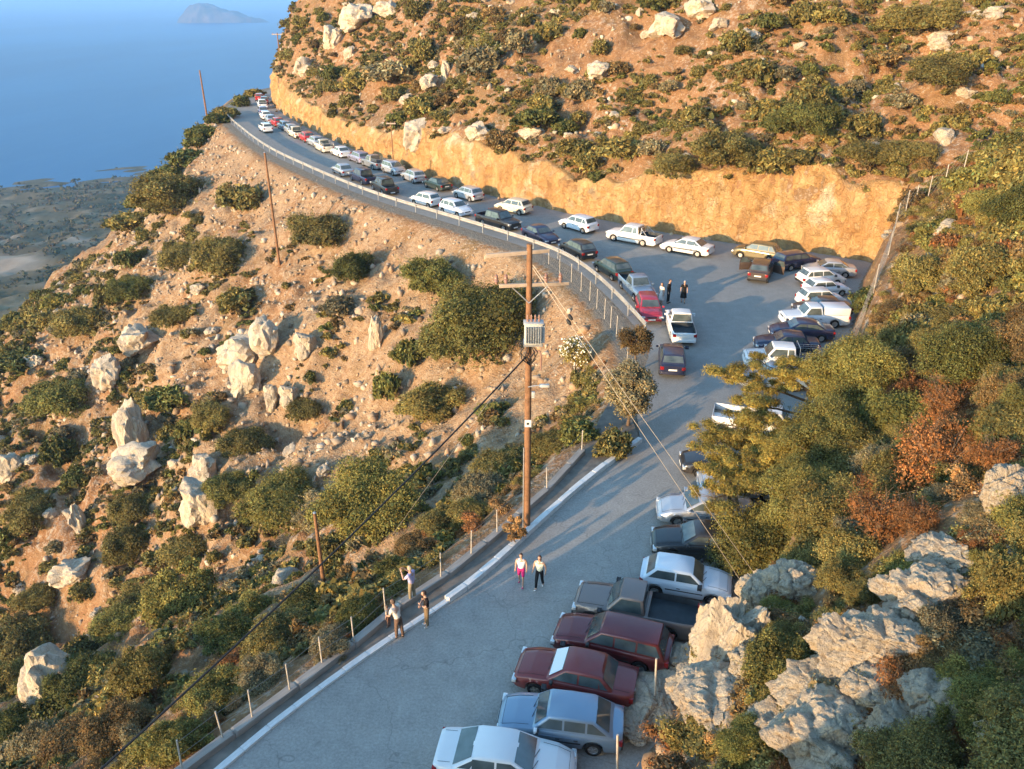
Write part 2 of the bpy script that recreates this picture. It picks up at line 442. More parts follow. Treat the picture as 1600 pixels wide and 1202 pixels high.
# how much bare scree: below the upper road, fading downhill and towards the lower road
up = sstep(40, 50, yr + 0.25 * xr)
blot = fbm(xr / 7.0, yr / 7.0, 77, 4)
chute = fbm((xr * .86 + yr * .51) / 14.0, (xr * -.51 + yr * .86) / 5.5, 5, 3)
scree = up * sstep(0.2, 1.0, dl) * (1 - sstep(18, 42, dl + 14 * blot)) + 0.75 * sstep(.18, .42, chute) * sstep(0, 4, dl) * (1 - sstep(70, 110, dl)) * up
scree = np.clip(scree, 0, 1)
soil = np.clip(0.25 + 1.4 * fbm(xr / 16, yr / 16, 91, 3) + 0.5 * sstep(2, 8, eC.ravel()) * (1 - sstep(14, 34, eC.ravel())), 0, 1)
rocky = np.clip(0.42 + 1.3 * (ROCK.ravel() - .45) + .25 * blot, 0, 1)
TRACK = [(3.6, 47.6), (2.1, 45.7), (-.4, 44.5), (-2.3, 41.1), (-4.1, 38.2), (-5.8, 33.2), (-8.0, 30.6), (-11.4, 32.2), (-14.2, 32.2)]
trk = poly_dist(xr, yr, TRACK)
track = 1 - sstep(.9, 1.8, trk + .8 * fbm(xr / 2, yr / 2, 15, 2))
scree = np.maximum(scree * (1 - .75 * sstep(.02, .30, fbm((xr * .86 + yr * .51) / 9.0, (xr * -.51 + yr * .86) / 3.2, 19, 4))), track)
farw = sstep(75, 190, dl + 30 * blot)
field = sstep(0, 18, 40 - np.abs((xr + 395) * .5 + (yr - 560) * .87)) * sstep(0, 30, 95 - np.abs((xr + 420) * .87 - (yr - 575) * .5))
field = np.maximum(field, sstep(0, 3, 5 - np.abs((xr + 395) * .35 + (yr - 640) * .94)) * (xr < -330))
me = np_mesh('hillside', np.stack([xr, yr, Z.ravel()], -1), quads, True,
             dict(scree=scree, soil=soil, rocky=rocky, bench=inb.ravel().astype(float), far=farw, field=field))
hill = link('hillside', me, M['ground']); tag(hill, kind='structure')

# ------------------------------------------------------------------ cut rock face along the road
def cut_face():
    base = resample(chaikin([c for c in CLIFF[:-3]], 2), 0.28)
    b = np.array(base); tang = np.gradient(b, axis=0); tang /= np.linalg.norm(tang, axis=1)[:, None]
    nrm = np.stack([tang[:, 1], -tang[:, 0]], 1)      # points into the hill
    # smooth the normals along the face
    k = 15; ker = np.ones(k) / k
    nrm = np.stack([np.convolve(np.pad(nrm[:, i], k // 2, mode='edge'), ker, 'valid') for i in (0, 1)], 1)
    h, g_ = cut_at(b[:, 0], b[:, 1])
    s = np.arange(len(b)) * 0.28
    rows = 34; V = []
    for j in range(rows):
        v = j / (rows - 4)
        vv = min(v, 1.0)
        over = max(0, v - 1)
        hz_ = vv * h
        bul = ridged(s / 3.1 + 0.12 * hz_, hz_ / 6.0, 31, 4) * 1.15 + ridged(s / 1.15, hz_ / 2.3, 37, 3) * .5 + fbm(s / .7, hz_ / .9, 33, 3) * .95 + fbm(s / 11, hz_ / 9, 36, 2) * 1.1
        blk = np.round(fbm(s / 1.9, hz_ / 1.2, 39, 2) * 6) / 6 + .6 * np.round(fbm(s / .9, hz_ / .6, 40, 2) * 5) / 5
        off = 0.2 + 1.3 * vv ** 1.2 * (h / 6) - (bul * .8 + blk * .9) * (0.25 + .75 * vv) * min(1, 4 * (1.03 - vv)) * 0.75
        off = np.minimum(off, 2.0)
        off = off + over * 14
        top = tz_arr(b[:, 0] + nrm[:, 0] * np.maximum(off, 1.6), b[:, 1] + nrm[:, 1] * np.maximum(off, 1.6)) if v > .72 else h
        z = hz_ if v <= .72 else (hz_ * (1 - (vv - .72) / .28) + (top * vv + .05) * ((vv - .72) / .28) if v <= 1 else top + .08 - over * 2.2)
        if j == 0: z = z * 0 - .1
        V.append(np.stack([b[:, 0] + nrm[:, 0] * off, b[:, 1] + nrm[:, 1] * off, z], -1))
    V = np.array(V); n = len(b)
    ii = np.arange(rows * n).reshape(rows, n)
    q = np.stack([ii[:-1, :-1], ii[1:, :-1], ii[1:, 1:], ii[:-1, 1:]], -1).reshape(-1, 4)
    o = link('cut_rock_face', np_mesh('cut_rock_face', V.reshape(-1, 3), q, True), M['cut'])
    tag(o, 'orange and yellow cut rock face running behind the cars along the road', 'cliff')
def tz_arr(x, y): return terrain(x, y)[0]
cut_face()

# ------------------------------------------------------------------ road sheets
def sheet(name, pts, z, mat, thick=0.0):
    from mathutils.geometry import tessellate_polygon
    v = [Vector((p[0], p[1], 0)) for p in pts]
    tris = tessellate_polygon([v])
    bm = bmesh.new()
    vs_ = [bm.verts.new((p[0], p[1], z)) for p in pts]
    for a, b_, c in tris:
        try: bm.faces.new((vs_[a], vs_[b_], vs_[c]))
        except ValueError: pass
    bmesh.ops.recalc_face_normals(bm, faces=bm.faces)
    if bm.faces and sum(f.normal.z for f in bm.faces) < 0: bmesh.ops.reverse_faces(bm, faces=bm.faces)
    if thick:
        r = bmesh.ops.extrude_face_region(bm, geom=list(bm.faces))
        bmesh.ops.translate(bm, vec=(0, 0, -thick), verts=[e for e in r['geom'] if isinstance(e, bmesh.types.BMVert)])
        bmesh.ops.recalc_face_normals(bm, faces=bm.faces)
    me = bpy.data.meshes.new(name); bm.to_mesh(me); bm.free()
    return link(name, me, mat)

rail_in = chaikin(RAIL, 2)
bank_near = [p for p in BANK if p[1] < 35.0][0:]
lower = [(-30.5, -20), (-19, -1)] + KERB[:-1] + [(6.53, 35.3), (15.3, 35.3)] + [(x + .6, y - .4) for x, y in reversed(bank_near)]
tag(sheet('lower_road', lower, 0.0, M['concrete_road']), kind='structure')
bank_far = [(x + .6, y) for x, y in BANK if 35.2 < y < 66]
far_l = [(-58.0, 172), (-59.2, 186), (-58, 202), (-51, 226), (-30, 247), (12, 266), (120, 287)]
upper = [(6.53, 35.3), (7.0, 41.0), (8.6, 46)] + [(x - .25, y - .25) for x, y in rail_in] + far_l + [(120, 281)] + [(x + .6, y + .8) for x, y in reversed(CLIFF[1:-1])] + [(29.3, 67.2)] + list(reversed(bank_far)) + [(15.3, 35.3)]
tag(sheet('upper_road', upper, 0.004, M['asphalt']), kind='structure')
pave = KERB + [(6.3, 40.0), (5.6, 40.2)] + [(3.5, 34.4), (-.1, 28.0), (-2.8, 24.6), (-5.5, 21.2), (-7.7, 18.5), (-9.6, 16.0), (-19.6, -1.0), (-31, -20), (-30.6, -20), (-19.1, -1)]
tag(sheet('pavement', pave, 0.06, M['pavement'], .12), kind='structure')

# ------------------------------------------------------------------ sea, island
def sea_material():
    t = NT('sea_water')
    p = t.pos()
    n = t.noise(0.012, 6, 0.6, t.mapping(p, (1, .35, 1)))
    n2 = t.noise(0.0012, 4, 0.55, t.mapping(p, (1, .3, 1)))
    t.color(t.mix(t.ramp(n2, [(.4, (0, 0, 0)), (.62, (1, 1, 1))]), (.004, .052, .150), (.012, .095, .225)))
    t.set(Roughness=0.4); t.b.inputs['Specular IOR Level'].default_value = .22; t.b.inputs['IOR'].default_value = 1.33
    t.bump(n, 0.35, 3.0)
    return t.m
seg = 96
sv = [(0, 0, SEA)] + [(60000 * math.cos(2 * math.pi * i / seg), 60000 * math.sin(2 * math.pi * i / seg), SEA) for i in range(seg)]
sea = link('sea', np_mesh('sea', np.array(sv), np.array([(0, 1 + i, 1 + (i + 1) % seg) for i in range(seg)])), sea_material())
tag(sea, kind='structure')

def island():
    cx, cy = -2290.0, 7000.0
    ax = np.linspace(-430, 430, 90); ay = np.linspace(-260, 260, 44)
    A, B = np.meshgrid(ax, ay)
    prof = np.interp(A, [-430, -345, -320, -260, -200, -60, 80, 250, 345, 430], [-20, -6, 60, 128, 152, 128, 92, 40, 4, -20])
    wid = np.interp(A, [-430, -330, -200, 100, 350, 430], [60, 170, 220, 190, 90, 40])
    Zi = (prof + 20) * np.clip(1 - (np.abs(B) / wid) ** 1.7, 0, 1) - 20 + 34 * fbm(A / 110, B / 110, 8, 4) * np.clip(prof / 60, 0, 1)
    ii = np.arange(A.size).reshape(A.shape)
    q = np.stack([ii[:-1, :-1], ii[:-1, 1:], ii[1:, 1:], ii[1:, :-1]], -1).reshape(-1, 4)
    t = NT('island_rock'); n = t.noise(0.012, 6, .6, t.pos())
    t.color(t.ramp(n, [(.35, (.06, .06, .04)), (.6, (.16, .12, .09)), (.75, (.26, .2, .16))])); t.set(Roughness=1.0)
    o = link('island', np_mesh('island', np.stack([A.ravel() + cx, B.ravel() + cy, Zi.ravel() + SEA], -1), q, True), t.m)
    tag(o, kind='structure')
island()

# ------------------------------------------------------------------ air
def haze():
    bm = bmesh.new(); bmesh.ops.create_cube(bm, size=1.0)
    me = bpy.data.meshes.new('haze'); bm.to_mesh(me); bm.free()
    m = bpy.data.materials.new('haze_air'); m.use_nodes = True
    n = m.node_tree.nodes; n.remove(n['Principled BSDF'])
    v = n.new('ShaderNodeVolumePrincipled')
    v.inputs['Color'].default_value = (.30, .55, .90, 1)
    v.inputs['Density'].default_value = HAZE
    v.inputs['Anisotropy'].default_value = 0.0
    m.node_tree.links.new(v.outputs[0], n['Material Output'].inputs['Volume'])
    o = link('haze', me, m); o.scale = (124000, 124000, 320); o.location = (0, 0, -182 + 160)
    tag(o, kind='stuff')
HAZE = 0.00014

# ------------------------------------------------------------------ vehicles
def paint(name, col, metal=0.0, rough=0.32, dirt=0.25):
    t = NT('paint_' + name)
    n = t.noise(2.2, 5, 0.65, t.obj())
    z = t.node('ShaderNodeSeparateXYZ'); t.lk(t.obj(), z.inputs[0])
    low = t.math('MULTIPLY_ADD', z.outputs[2], -1.7, 1.1, clamp=True)
    d = t.math('MULTIPLY', t.math('MULTIPLY_ADD', n, 1.6, -.35, clamp=True), t.math('MULTIPLY_ADD', low, dirt, dirt * .35))
    t.color(t.mix(d, col, (.30, .24, .17)))
    t.lk(t.math('MULTIPLY_ADD', d, .8, rough), t.b.inputs['Roughness'])
    t.b.inputs['Metallic'].default_value = metal
    t.b.inputs['Coat Weight'].default_value = 0.55
    t.b.inputs['Coat Roughness'].default_value = 0.12
    return t.m
P_ = {
 'white': paint('white', (.78, .78, .77)), 'cream': paint('cream', (.70, .64, .50)), 'silver': paint('silver', (.52, .54, .57), .55, .35),
 'pale_blue': paint('pale_blue', (.24, .33, .43), .45, .34), 'ice_white': paint('ice_white', (.68, .74, .80)), 'grey': paint('grey', (.27, .28, .30), .4, .38),
 'black': paint('black', (.012, .013, .016)), 'navy': paint('navy', (.014, .020, .065), .2), 'dark_green': paint('dark_green', (.018, .04, .038), .2),
 'gold': paint('gold', (.17, .14, .075), .5, .38), 'red': paint('red', (.42, .018, .016)), 'maroon': paint('maroon', (.125, .012, .016), .15),
 'brick': paint('brick', (.185, .020, .018), .1, .36), 'crimson': paint('crimson', (.34, .015, .035)), 'bronze': paint('bronze', (.20, .16, .145), .35, .42, .5),
 'brown': paint('brown', (.07, .045, .035), .2), 'lilac': paint('lilac', (.36, .34, .45), .5, .35), 'blue': paint('blue', (.012, .017, .055), .2),
}
def glass_mat():
    t = NT('car_glass')
    n = t.noise(1.4, 3, .5, t.obj())
    t.color(t.ramp(n, [(.3, (.035, .050, .052)), (.7, (.11, .135, .135))]))
    t.set(Roughness=.06); t.b.inputs['Specular IOR Level'].default_value = .9
    return t.m
M['glass'] = glass_mat()
M['tyre'] = plain('tyre_rubber', (.022, .021, .021), .85, 0, .2, .3, 8)
M['rim'] = plain('wheel_rim', (.50, .48, .46), .4, .7)
M['steel_rim'] = plain('dull_steel_rim', (.36, .31, .25), .6, .3)
M['plastic'] = plain('black_plastic', (.028, .028, .03), .6)
M['under'] = plain('underbody', (.012, .012, .012), .9)
M['lamp'] = plain('headlight_lens', (.70, .70, .68), .12, .3, .8)
M['amber'] = plain('indicator_lens', (.55, .22, .03), .2)
M['tail'] = plain('taillight_lens', (.26, .010, .010), .18, 0, .7)
M['plate'] = plain('plate_white', (.72, .72, .68), .5)
M['liner'] = plain('bed_liner', (.03, .038, .045), .6, 0, .4, .4, 2)
M['chrome'] = plain('bare_metal', (.55, .55, .55), .3, .9)
M['shade'] = plain('white_sunshade', (.80, .80, .82), .35, 0, .6)

def bm_to(name, bm, angle=38):
    bmesh.ops.recalc_face_normals(bm, faces=bm.faces)
    for f in bm.faces: f.smooth = True
    me = bpy.data.meshes.new(name); bm.to_mesh(me); bm.free()
    me.set_sharp_from_angle(angle=rad(angle))
    return me

def box_bm(bm, x0, x1, y0, y1, z0, z1, bev=0.0, seg=2):
    r = bmesh.ops.create_cube(bm, size=1.0)
    for v in r['verts']:
        v.co = Vector((x0 + (v.co.x + .5) * (x1 - x0), y0 + (v.co.y + .5) * (y1 - y0), z0 + (v.co.z + .5) * (z1 - z0)))
    if bev:
        es = list({e for v in r['verts'] for e in v.link_edges})
        bmesh.ops.bevel(bm, geom=es, offset=bev, segments=seg, profile=.5, affect='EDGES')
    return bm

def box_me(name, *a, **k):
    bm = bmesh.new(); box_bm(bm, *a, **k); return bm_to(name, bm)

def prism_me(name, pts, nrm, t0, t1):
    """polygon in 3-D pushed along nrm from t0 to t1"""
    bm = bmesh.new(); n = Vector(nrm).normalized()
    a = [bm.verts.new(Vector(p) + n * t0) for p in pts]; b = [bm.verts.new(Vector(p) + n * t1) for p in pts]
    bm.faces.new(a); bm.faces.new(b)
    k = len(pts)
    for i in range(k): bm.faces.new((a[i], a[(i + 1) % k], b[(i + 1) % k], b[i]))
    return bm_to(name, bm, 20)

def tube_me(name, path, r, seg=8, bm=None, cap=True):
    """tube along a list of points; r a number or list"""
    own = bm is None
    if own: bm = bmesh.new()
    path = [Vector(p) for p in path]; rings = []
    for i, p in enumerate(path):
        d = (path[min(i + 1, len(path) - 1)] - path[max(i - 1, 0)]).normalized()
        u = d.orthogonal().normalized() if i == 0 else (u - d * u.dot(d)).normalized()
        w_ = d.cross(u); rr = r[i] if isinstance(r, (list, tuple)) else r
        rings.append([bm.verts.new(p + (u * math.cos(2 * math.pi * k / seg) + w_ * math.sin(2 * math.pi * k / seg)) * rr) for k in range(seg)])
    for a, b in zip(rings[:-1], rings[1:]):
        for k in range(seg): bm.faces.new((a[k], a[(k + 1) % seg], b[(k + 1) % seg], b[k]))
    if cap: bm.faces.new(list(reversed(rings[0]))); bm.faces.new(rings[-1])
    if own: return bm_to(name, bm, 50)
    return bm

def wheel_meshes(r, w_=.19):
    bm = bmesh.new(); seg = 24
    prof = [(r * .62, -w_ / 2 + .01), (r * .72, -w_ / 2), (r * .93, -w_ / 2 + .008), (r, -w_ / 2 + .035), (r, w_ / 2 - .035), (r * .93, w_ / 2 - .008), (r * .72, w_ / 2), (r * .62, w_ / 2 - .01), (r * .58, 0)]
    rings = [[bm.verts.new((q * math.cos(2 * math.pi * k / seg), y, q * math.sin(2 * math.pi * k / seg))) for k in range(seg)] for q, y in prof]
    for a, b in zip(rings, rings[1:] + rings[:1]):
        for k in range(seg): bm.faces.new((a[k], a[(k + 1) % seg], b[(k + 1) % seg], b[k]))
    tyre = bm_to('wheel', bm, 40)
    bm = bmesh.new(); q = r * .63; seg = 20      # rim: dish, hub, five broad spokes with gaps
    dish = [(q, w_ / 2 - .012), (q * .93, w_ / 2 - .03), (q * .9, w_ / 2 - .075), (.02, w_ / 2 - .08)]
    rings = [[bm.verts.new((a * math.cos(2 * math.pi * k / seg), y, a * math.sin(2 * math.pi * k / seg))) for k in range(seg)] for a, y in dish]
    for a, b in zip(rings, rings[1:]):
        for k in range(seg): bm.faces.new((a[k], a[(k + 1) % seg], b[(k + 1) % seg], b[k]))
    for s in range(5):
        an = 2 * math.pi * s / 5
        m = Matrix.Rotation(an, 4, 'Y')
        b0 = bmesh.new(); box_bm(b0, q * .15, q * .94, w_ / 2 - .06, w_ / 2 - .02, -q * .13, q * .13)
        for v in b0.verts: v.co = m @ v.co
        tmp = bpy.data.meshes.new('t'); b0.to_mesh(tmp); b0.free(); bm.from_mesh(tmp); bpy.data.meshes.remove(tmp)
    b0 = bmesh.new(); bmesh.ops.create_cone(b0, cap_ends=True, segments=12, radius1=q * .27, radius2=q * .22, depth=.03, matrix=Matrix.Translation((0, w_ / 2 - .02, 0)) @ Matrix.Rotation(-math.pi / 2, 4, 'X'))
    tmp = bpy.data.meshes.new('t'); b0.to_mesh(tmp); b0.free(); bm.from_mesh(tmp); bpy.data.meshes.remove(tmp)
    rim = bm_to('rim', bm, 40)
    return tyre, rim

SPEC = {
 'hatch3': dict(L=3.75, W=1.60, H=1.37, wb=2.35, fo=.74, r=.28, zb=.87, nose=.66, tail=.86, A=.80, B=.18, C=-1.22, D=-1.74, pill=[-.42], doors=1),
 'hatch5': dict(L=3.95, W=1.67, H=1.46, wb=2.48, fo=.78, r=.295, zb=.93, nose=.68, tail=.92, A=1.06, B=.34, C=-1.40, D=-1.84, pill=[-.22, -1.12], doors=2),
 'hatch_small': dict(L=3.65, W=1.60, H=1.45, wb=2.36, fo=.72, r=.28, zb=.92, nose=.70, tail=.92, A=1.02, B=.36, C=-1.35, D=-1.72, pill=[-.30], doors=1),
 'sedan': dict(L=4.35, W=1.69, H=1.40, wb=2.55, fo=.86, r=.295, zb=.90, nose=.66, tail=.90, A=.92, B=.26, C=-.98, D=-1.46, pill=[-.22, -.98], doors=2, deck=.93),
 'sedan_boxy': dict(L=4.25, W=1.65, H=1.38, wb=2.45, fo=.80, r=.285, zb=.88, nose=.68, tail=.88, A=.90, B=.34, C=-.98, D=-1.42, pill=[-.16, -.92], doors=2, deck=.91),
 'sedan_round': dict(L=4.45, W=1.72, H=1.40, wb=2.62, fo=.90, r=.30, zb=.91, nose=.60, tail=.92, A=1.05, B=.26, C=-.86, D=-1.62, pill=[-.20, -.98], doors=2, deck=.95),
 'liftback': dict(L=4.2, W=1.66, H=1.38, wb=2.46, fo=.80, r=.285, zb=.88, nose=.66, tail=.87, A=.92, B=.36, C=-1.10, D=-1.82, pill=[-.14, -.90], doors=2),
 'wagon': dict(L=4.45, W=1.70, H=1.46, wb=2.58, fo=.86, r=.295, zb=.91, nose=.66, tail=.91, A=.98, B=.34, C=-1.78, D=-2.08, pill=[-.18, -1.02], doors=2),
 'mpv': dict(L=4.0, W=1.69, H=1.56, wb=2.55, fo=.74, r=.295, zb=.97, nose=.74, tail=.97, A=1.34, B=.42, C=-1.52, D=-1.90, pill=[-.10, -1.05], doors=2),
 'pickup': dict(L=4.95, W=1.73, H=1.64, wb=3.0, fo=.80, r=.34, zb=1.0, nose=.86, tail=1.0, A=1.14, B=.62, C=-.28, D=-.40, pill=[], doors=1, bed=(-.52, -2.40), floor=.70),
 'pickup_ext': dict(L=5.0, W=1.74, H=1.66, wb=3.0, fo=.80, r=.34, zb=1.0, nose=.86, tail=1.0, A=1.22, B=.70, C=-.66, D=-.76, pill=[-.18], doors=1, bed=(-.88, -2.42), floor=.70),
 'pickup_double': dict(L=5.05, W=1.76, H=1.70, wb=3.05, fo=.82, r=.35, zb=1.03, nose=.88, tail=1.03, A=1.28, B=.74, C=-.98, D=-1.08, pill=[-.14], doors=2, bed=(-1.20, -2.45), floor=.72),
 'dropside': dict(L=5.0, W=1.72, H=1.80, wb=2.9, fo=.75, r=.34, zb=1.06, nose=.90, tail=.80, A=1.62, B=1.18, C=.28, D=.22, pill=[], doors=1, low=.10, floor=.80),
}

def car_meshes(kind):
    S = SPEC[kind]
    L, W, H, r, zb = S['L'], S['W'], S['H'], S['r'], S['zb']
    hw = W / 2; xF = L / 2 - S['fo']; xR = xF - S['wb']; ra = r + .075
    A, B, C_, D = S['A'], S['B'], S['C'], S['D']; bed = S.get('bed')
    deck = S.get('deck', zb)
    top = [(-L / 2, S['tail'] - .04), (-L / 2 + .10, S['tail'])]
    if 'deck' in S: top += [(D, deck)]
    if 'low' in S: top = [(-L / 2, .80), (S['low'], .80), (S['low'] + .01, zb)]
    top += [(A, zb + .01), (A + .5 * (L / 2 - A), zb - .25 * (zb - S['nose'])), (L / 2 - .12, S['nose'] + .04), (L / 2, S['nose'] - .08)]
    xs = set(np.linspace(-L / 2, L / 2, 40).tolist())
    for xw in (xF, xR): xs |= set((xw + np.linspace(-ra, ra, 15)).tolist()) | {xw - ra - .012, xw + ra + .012}
    if bed: xs |= {bed[0] + .005, bed[0] - .005, bed[1] + .005, bed[1] - .005}
    if 'low' in S: xs |= {S['low'], S['low'] + .012}
    xs = sorted(x for x in xs if -L / 2 <= x <= L / 2)
    tx, tzv = zip(*sorted(top))
    bm = bmesh.new(); rings = []
    for x in xs:
        zt = float(np.interp(x, tx, tzv))
        u = max(0, (abs(x) - L * .30)) / (L * .20)
        w_ = hw * (1 - (.13 if x > 0 else .10) * u ** 2.2)
        endf = max(0, (abs(x) - (L / 2 - .16)) / .16)
        zs = .24 + .10 * endf ** 2
        w_ *= 1 - .07 * endf ** 2
        zl = zs
        for xw in (xF, xR):
            dx = abs(x - xw)
            if dx < ra: zl = max(zl, r + math.sqrt(max(0, ra * ra - dx * dx)) - .01)
        zl = min(zl, zt - .10)
        crown = .03 if not bed else .02
        inbed = bed and bed[1] <= x <= bed[0]
        z3 = min(zl + .07, zt - .09); z5 = max(zt - .15, z3 + .004); z6 = max(zt - .045, z5 + .004)
        pts = [(0, zs + .02), (w_ * .70, zs + .02), (w_ * .96, zl), (w_ * .998, z3), (w_, max(z3 + .002, min(.6, z5 - .002))), (w_ * .985, z5), (w_ * .955, z6), (w_ * .90, zt)]
        pts += [(w_ * .86, S['floor']), (0, S['floor'])] if inbed else [(w_ * .5, zt + crown * .75), (0, zt + crown)]
        half = [bm.verts.new((x, y, z)) for y, z in pts]
        other = [bm.verts.new((x, -y, z)) for y, z in pts[1:-1]]
        rings.append(half + list(reversed(other)))
    n = len(rings[0]); liner_faces = []
    for i, (a, b) in enumerate(zip(rings[:-1], rings[1:])):
        for k in range(n):
            f = bm.faces.new((a[k], a[(k + 1) % n], b[(k + 1) % n], b[k]))
            if bed and 7 <= k <= 10 and bed[1] - .02 <= xs[i] and xs[i + 1] <= bed[0] + .02: f.material_index = 1
    bm.faces.new(rings[0]); bm.faces.new(list(reversed(rings[-1])))
    parts = [('body', bm_to('body', bm, 42), 'PAINT', None, None)]
    # cabin
    wb_, wr_ = hw * .93, hw * .74
    zr = H; z0 = zb - .02 + (.04 if 'deck' in S else 0)
    bm = bmesh.new()
    rows = []
    for x, z, w_ in ((A, z0, wb_), (B, zr - .02, wr_), ((B * .55 + C_ * .45), zr, wr_), (C_, zr - .03, wr_), (D, z0, wb_)):
        rows.append([bm.verts.new((x, w_, z)), bm.verts.new((x, 0, z + (.035 if z > z0 + .1 else 0))), bm.verts.new((x, -w_, z))])
    for a, b in zip(rows[:-1], rows[1:]):
        for k in (0, 1): bm.faces.new((a[k], a[k + 1], b[k + 1], b[k]))
    bm.faces.new([q[0] for q in rows]); bm.faces.new([q[2] for q in rows][::-1]); bm.faces.new([rows[0][0], rows[0][1], rows[0][2], rows[4][2], rows[4][1], rows[4][0]])
    bmesh.ops.recalc_face_normals(bm, faces=bm.faces)
    es = [e for e in bm.edges if max(v.co.z for v in e.verts) > z0 + .1 and abs(e.verts[0].co.y) > .05 and abs(e.verts[1].co.y) > .05]
    bmesh.ops.bevel(bm, geom=es, offset=.075, segments=3, profile=.55, affect='EDGES')
    parts.append(('cabin', bm_to('cabin', bm, 40), 'PAINT', None, None))
    # panes
    def sy(z): return wb_ + (wr_ - wb_) * (z - z0) / (zr - .02 - z0)
    def fx(z): return A + (B - A) * (z - z0) / (zr - .02 - z0)
    def rx(z): return D + (C_ - D) * (z - z0) / (zr - .03 - z0)
    zlo, zhi = zb + .065, zr - .105
    def slant(x_of, zl, zh, sgn, name, m_='glass'):
        pts = [(x_of(zl), sy(zl) - .10, zl), (x_of(zh), sy(zh) - .075, zh), (x_of(zh), -sy(zh) + .075, zh), (x_of(zl), -sy(zl) + .10, zl)]
        nx_ = Vector((zh - zl, 0, -(x_of(zh) - x_of(zl)))); nx_ *= sgn if nx_.x * sgn < 0 and False else 1
        if nx_.x * sgn < 0: nx_ = -nx_
        parts.append((name, prism_me(name, pts, nx_, .016, .024), m_, None, None))
    slant(fx, zb + .085, zr - .085, 1, 'windscreen'); slant(rx, zb + (.05 if 'deck' in S or 'pickup' in kind else .10), zr - .10, -1, 'rear_window')
    cuts = [fx] + list(S['pill']) + [rx]
    for i in range(len(cuts) - 1):
        f_, b_ = cuts[i], cuts[i + 1]
        fr = (lambda z: f_(z) - .13) if callable(f_) else (lambda z: f_ - .035)
        bk = (lambda z: b_(z) + .12) if callable(b_) else (lambda z: b_ + .035)
        if fr(zlo) - bk(zlo) < .14: continue
        for s in (1, -1):
            zh1, zh2 = zhi, zhi
            pts = [(fr(zlo), s * sy(zlo), zlo), (max(fr(zhi), bk(zhi) + .03), s * sy(zhi), zhi), (bk(zhi), s * sy(zhi), zhi), (bk(zlo), s * sy(zlo), zlo)]
            parts.append(('side_window', prism_me('side_window', pts, (0, s, .35), .003, .010), 'glass', None, None))
    # doors
    d0, d1 = xF - ra - .07, (xR + ra + .05 if S['doors'] == 2 else (xR + ra + .25))
    if bed: d1 = D + .03
    if 'low' in S: d0, d1 = xF - ra - .07, D + .05
    if 'low' in S: d0 = A - .12
    spl = [d0, (S['pill'][0] if S['doors'] == 2 else None), d1]
    spl = [x for x in spl if x is not None]
    if S['doors'] == 1 and not bed and 'low' not in S: spl[-1] = S['pill'][0] - .02
    for i in range(len(spl) - 1):
        for s in (1, -1):
            x0, x1 = spl[i] - .012, spl[i + 1] + .012
            zt = zb - .165
            pts = [(x0, s * (hw - .002), .36), (x0, s * (hw - .002), zt), (x1, s * (hw - .002), zt), (x1, s * (hw - .002), .36)]
            parts.append(('door', prism_me('door', pts, (0, s, 0), -.01, .010), 'PAINT', None, None))
            hx = x1 + .16
            parts.append(('door_handle', box_me('door_handle', hx - .07, hx + .07, s * (hw + .005) - .012, s * (hw + .005) + .022, zt - .085, zt - .05), 'plastic', len(parts) - 1, None))
    # lamps, bumpers, plates, mirrors, grille
    nz = S['nose']
    wf = hw * .80
    parts.append(('front_bumper', box_me('front_bumper', L / 2 - .13, L / 2 + .045, -hw * .84, hw * .84, .30, .50, bev=.04), 'BUMP', None, None))
    parts.append(('rear_bumper', box_me('rear_bumper', -L / 2 - .045, -L / 2 + .13, -hw * .86, hw * .86, .32, .52, bev=.04), 'BUMP', None, None))
    for s in (1, -1):
        parts.append(('headlight', box_me('headlight', L / 2 - .16, L / 2 + .012, s * wf - .17 * (1 if s > 0 else 1), s * wf + .17, nz - .17, nz - .03, bev=.025), 'lamp', None, None))
        if kind in ('sedan', 'hatch3', 'liftback', 'sedan_boxy', 'hatch_small', 'pickup'): parts.append(('indicator', box_me('indicator', L / 2 - .17, L / 2 - .02, s * hw * .80 + (.125 if s > 0 else -.155), s * hw * .80 + (.155 if s > 0 else -.125), nz - .16, nz - .05, bev=.012), 'amber', None, None))
        parts.append(('taillight', box_me('taillight', -L / 2 - .014, -L / 2 + .14, s * hw * .79 - .12, s * hw * .79 + .12, S['tail'] - .30, S['tail'] - .08, bev=.02), 'tail', None, None))
        if 'low' not in S: parts.append(('mirror', box_me('mirror', A - .28, A - .16, s * (hw + .02), s * (hw + .20), zb + .02, zb + .15, bev=.03), 'BUMP', None, None))
    parts.append(('grille', box_me('grille', L / 2 - .06, L / 2 + .004, -hw * .42, hw * .42, nz - .16, nz - .05, bev=.012), 'plastic', None, None))
    parts.append(('number_plate', box_me('number_plate', L / 2 + .046, L / 2 + .056, -.26, .26, .37, .48), 'plate', None, None))
    parts.append(('number_plate', box_me('number_plate', -L / 2 - (.018 if not bed else .05), -L / 2 + .02, -.26, .26, .58 if not bed else .36, .69 if not bed else .47), 'plate', None, None))
    parts.append(('underbody', box_me('underbody', -L / 2 + .3, L / 2 - .3, -hw * .74, hw * .74, .17, .40), 'under', None, None))
    if 'sedan' in kind or kind in ('hatch3', 'liftback', 'wagon'):
        for s in (1, -1):
            parts.append(('side_moulding', box_me('side_moulding', xR + ra + .06, xF - ra - .05, s * (hw + .006) - .004, s * (hw + .006) + .016, .50, .55), 'plastic', None, None))
    if bed:
        parts.append(('tailgate', box_me('tailgate', -L / 2 - .012, -L / 2 + .03, -hw * .74, hw * .74, .62, zb - .05, bev=.01), 'PAINT', None, None))
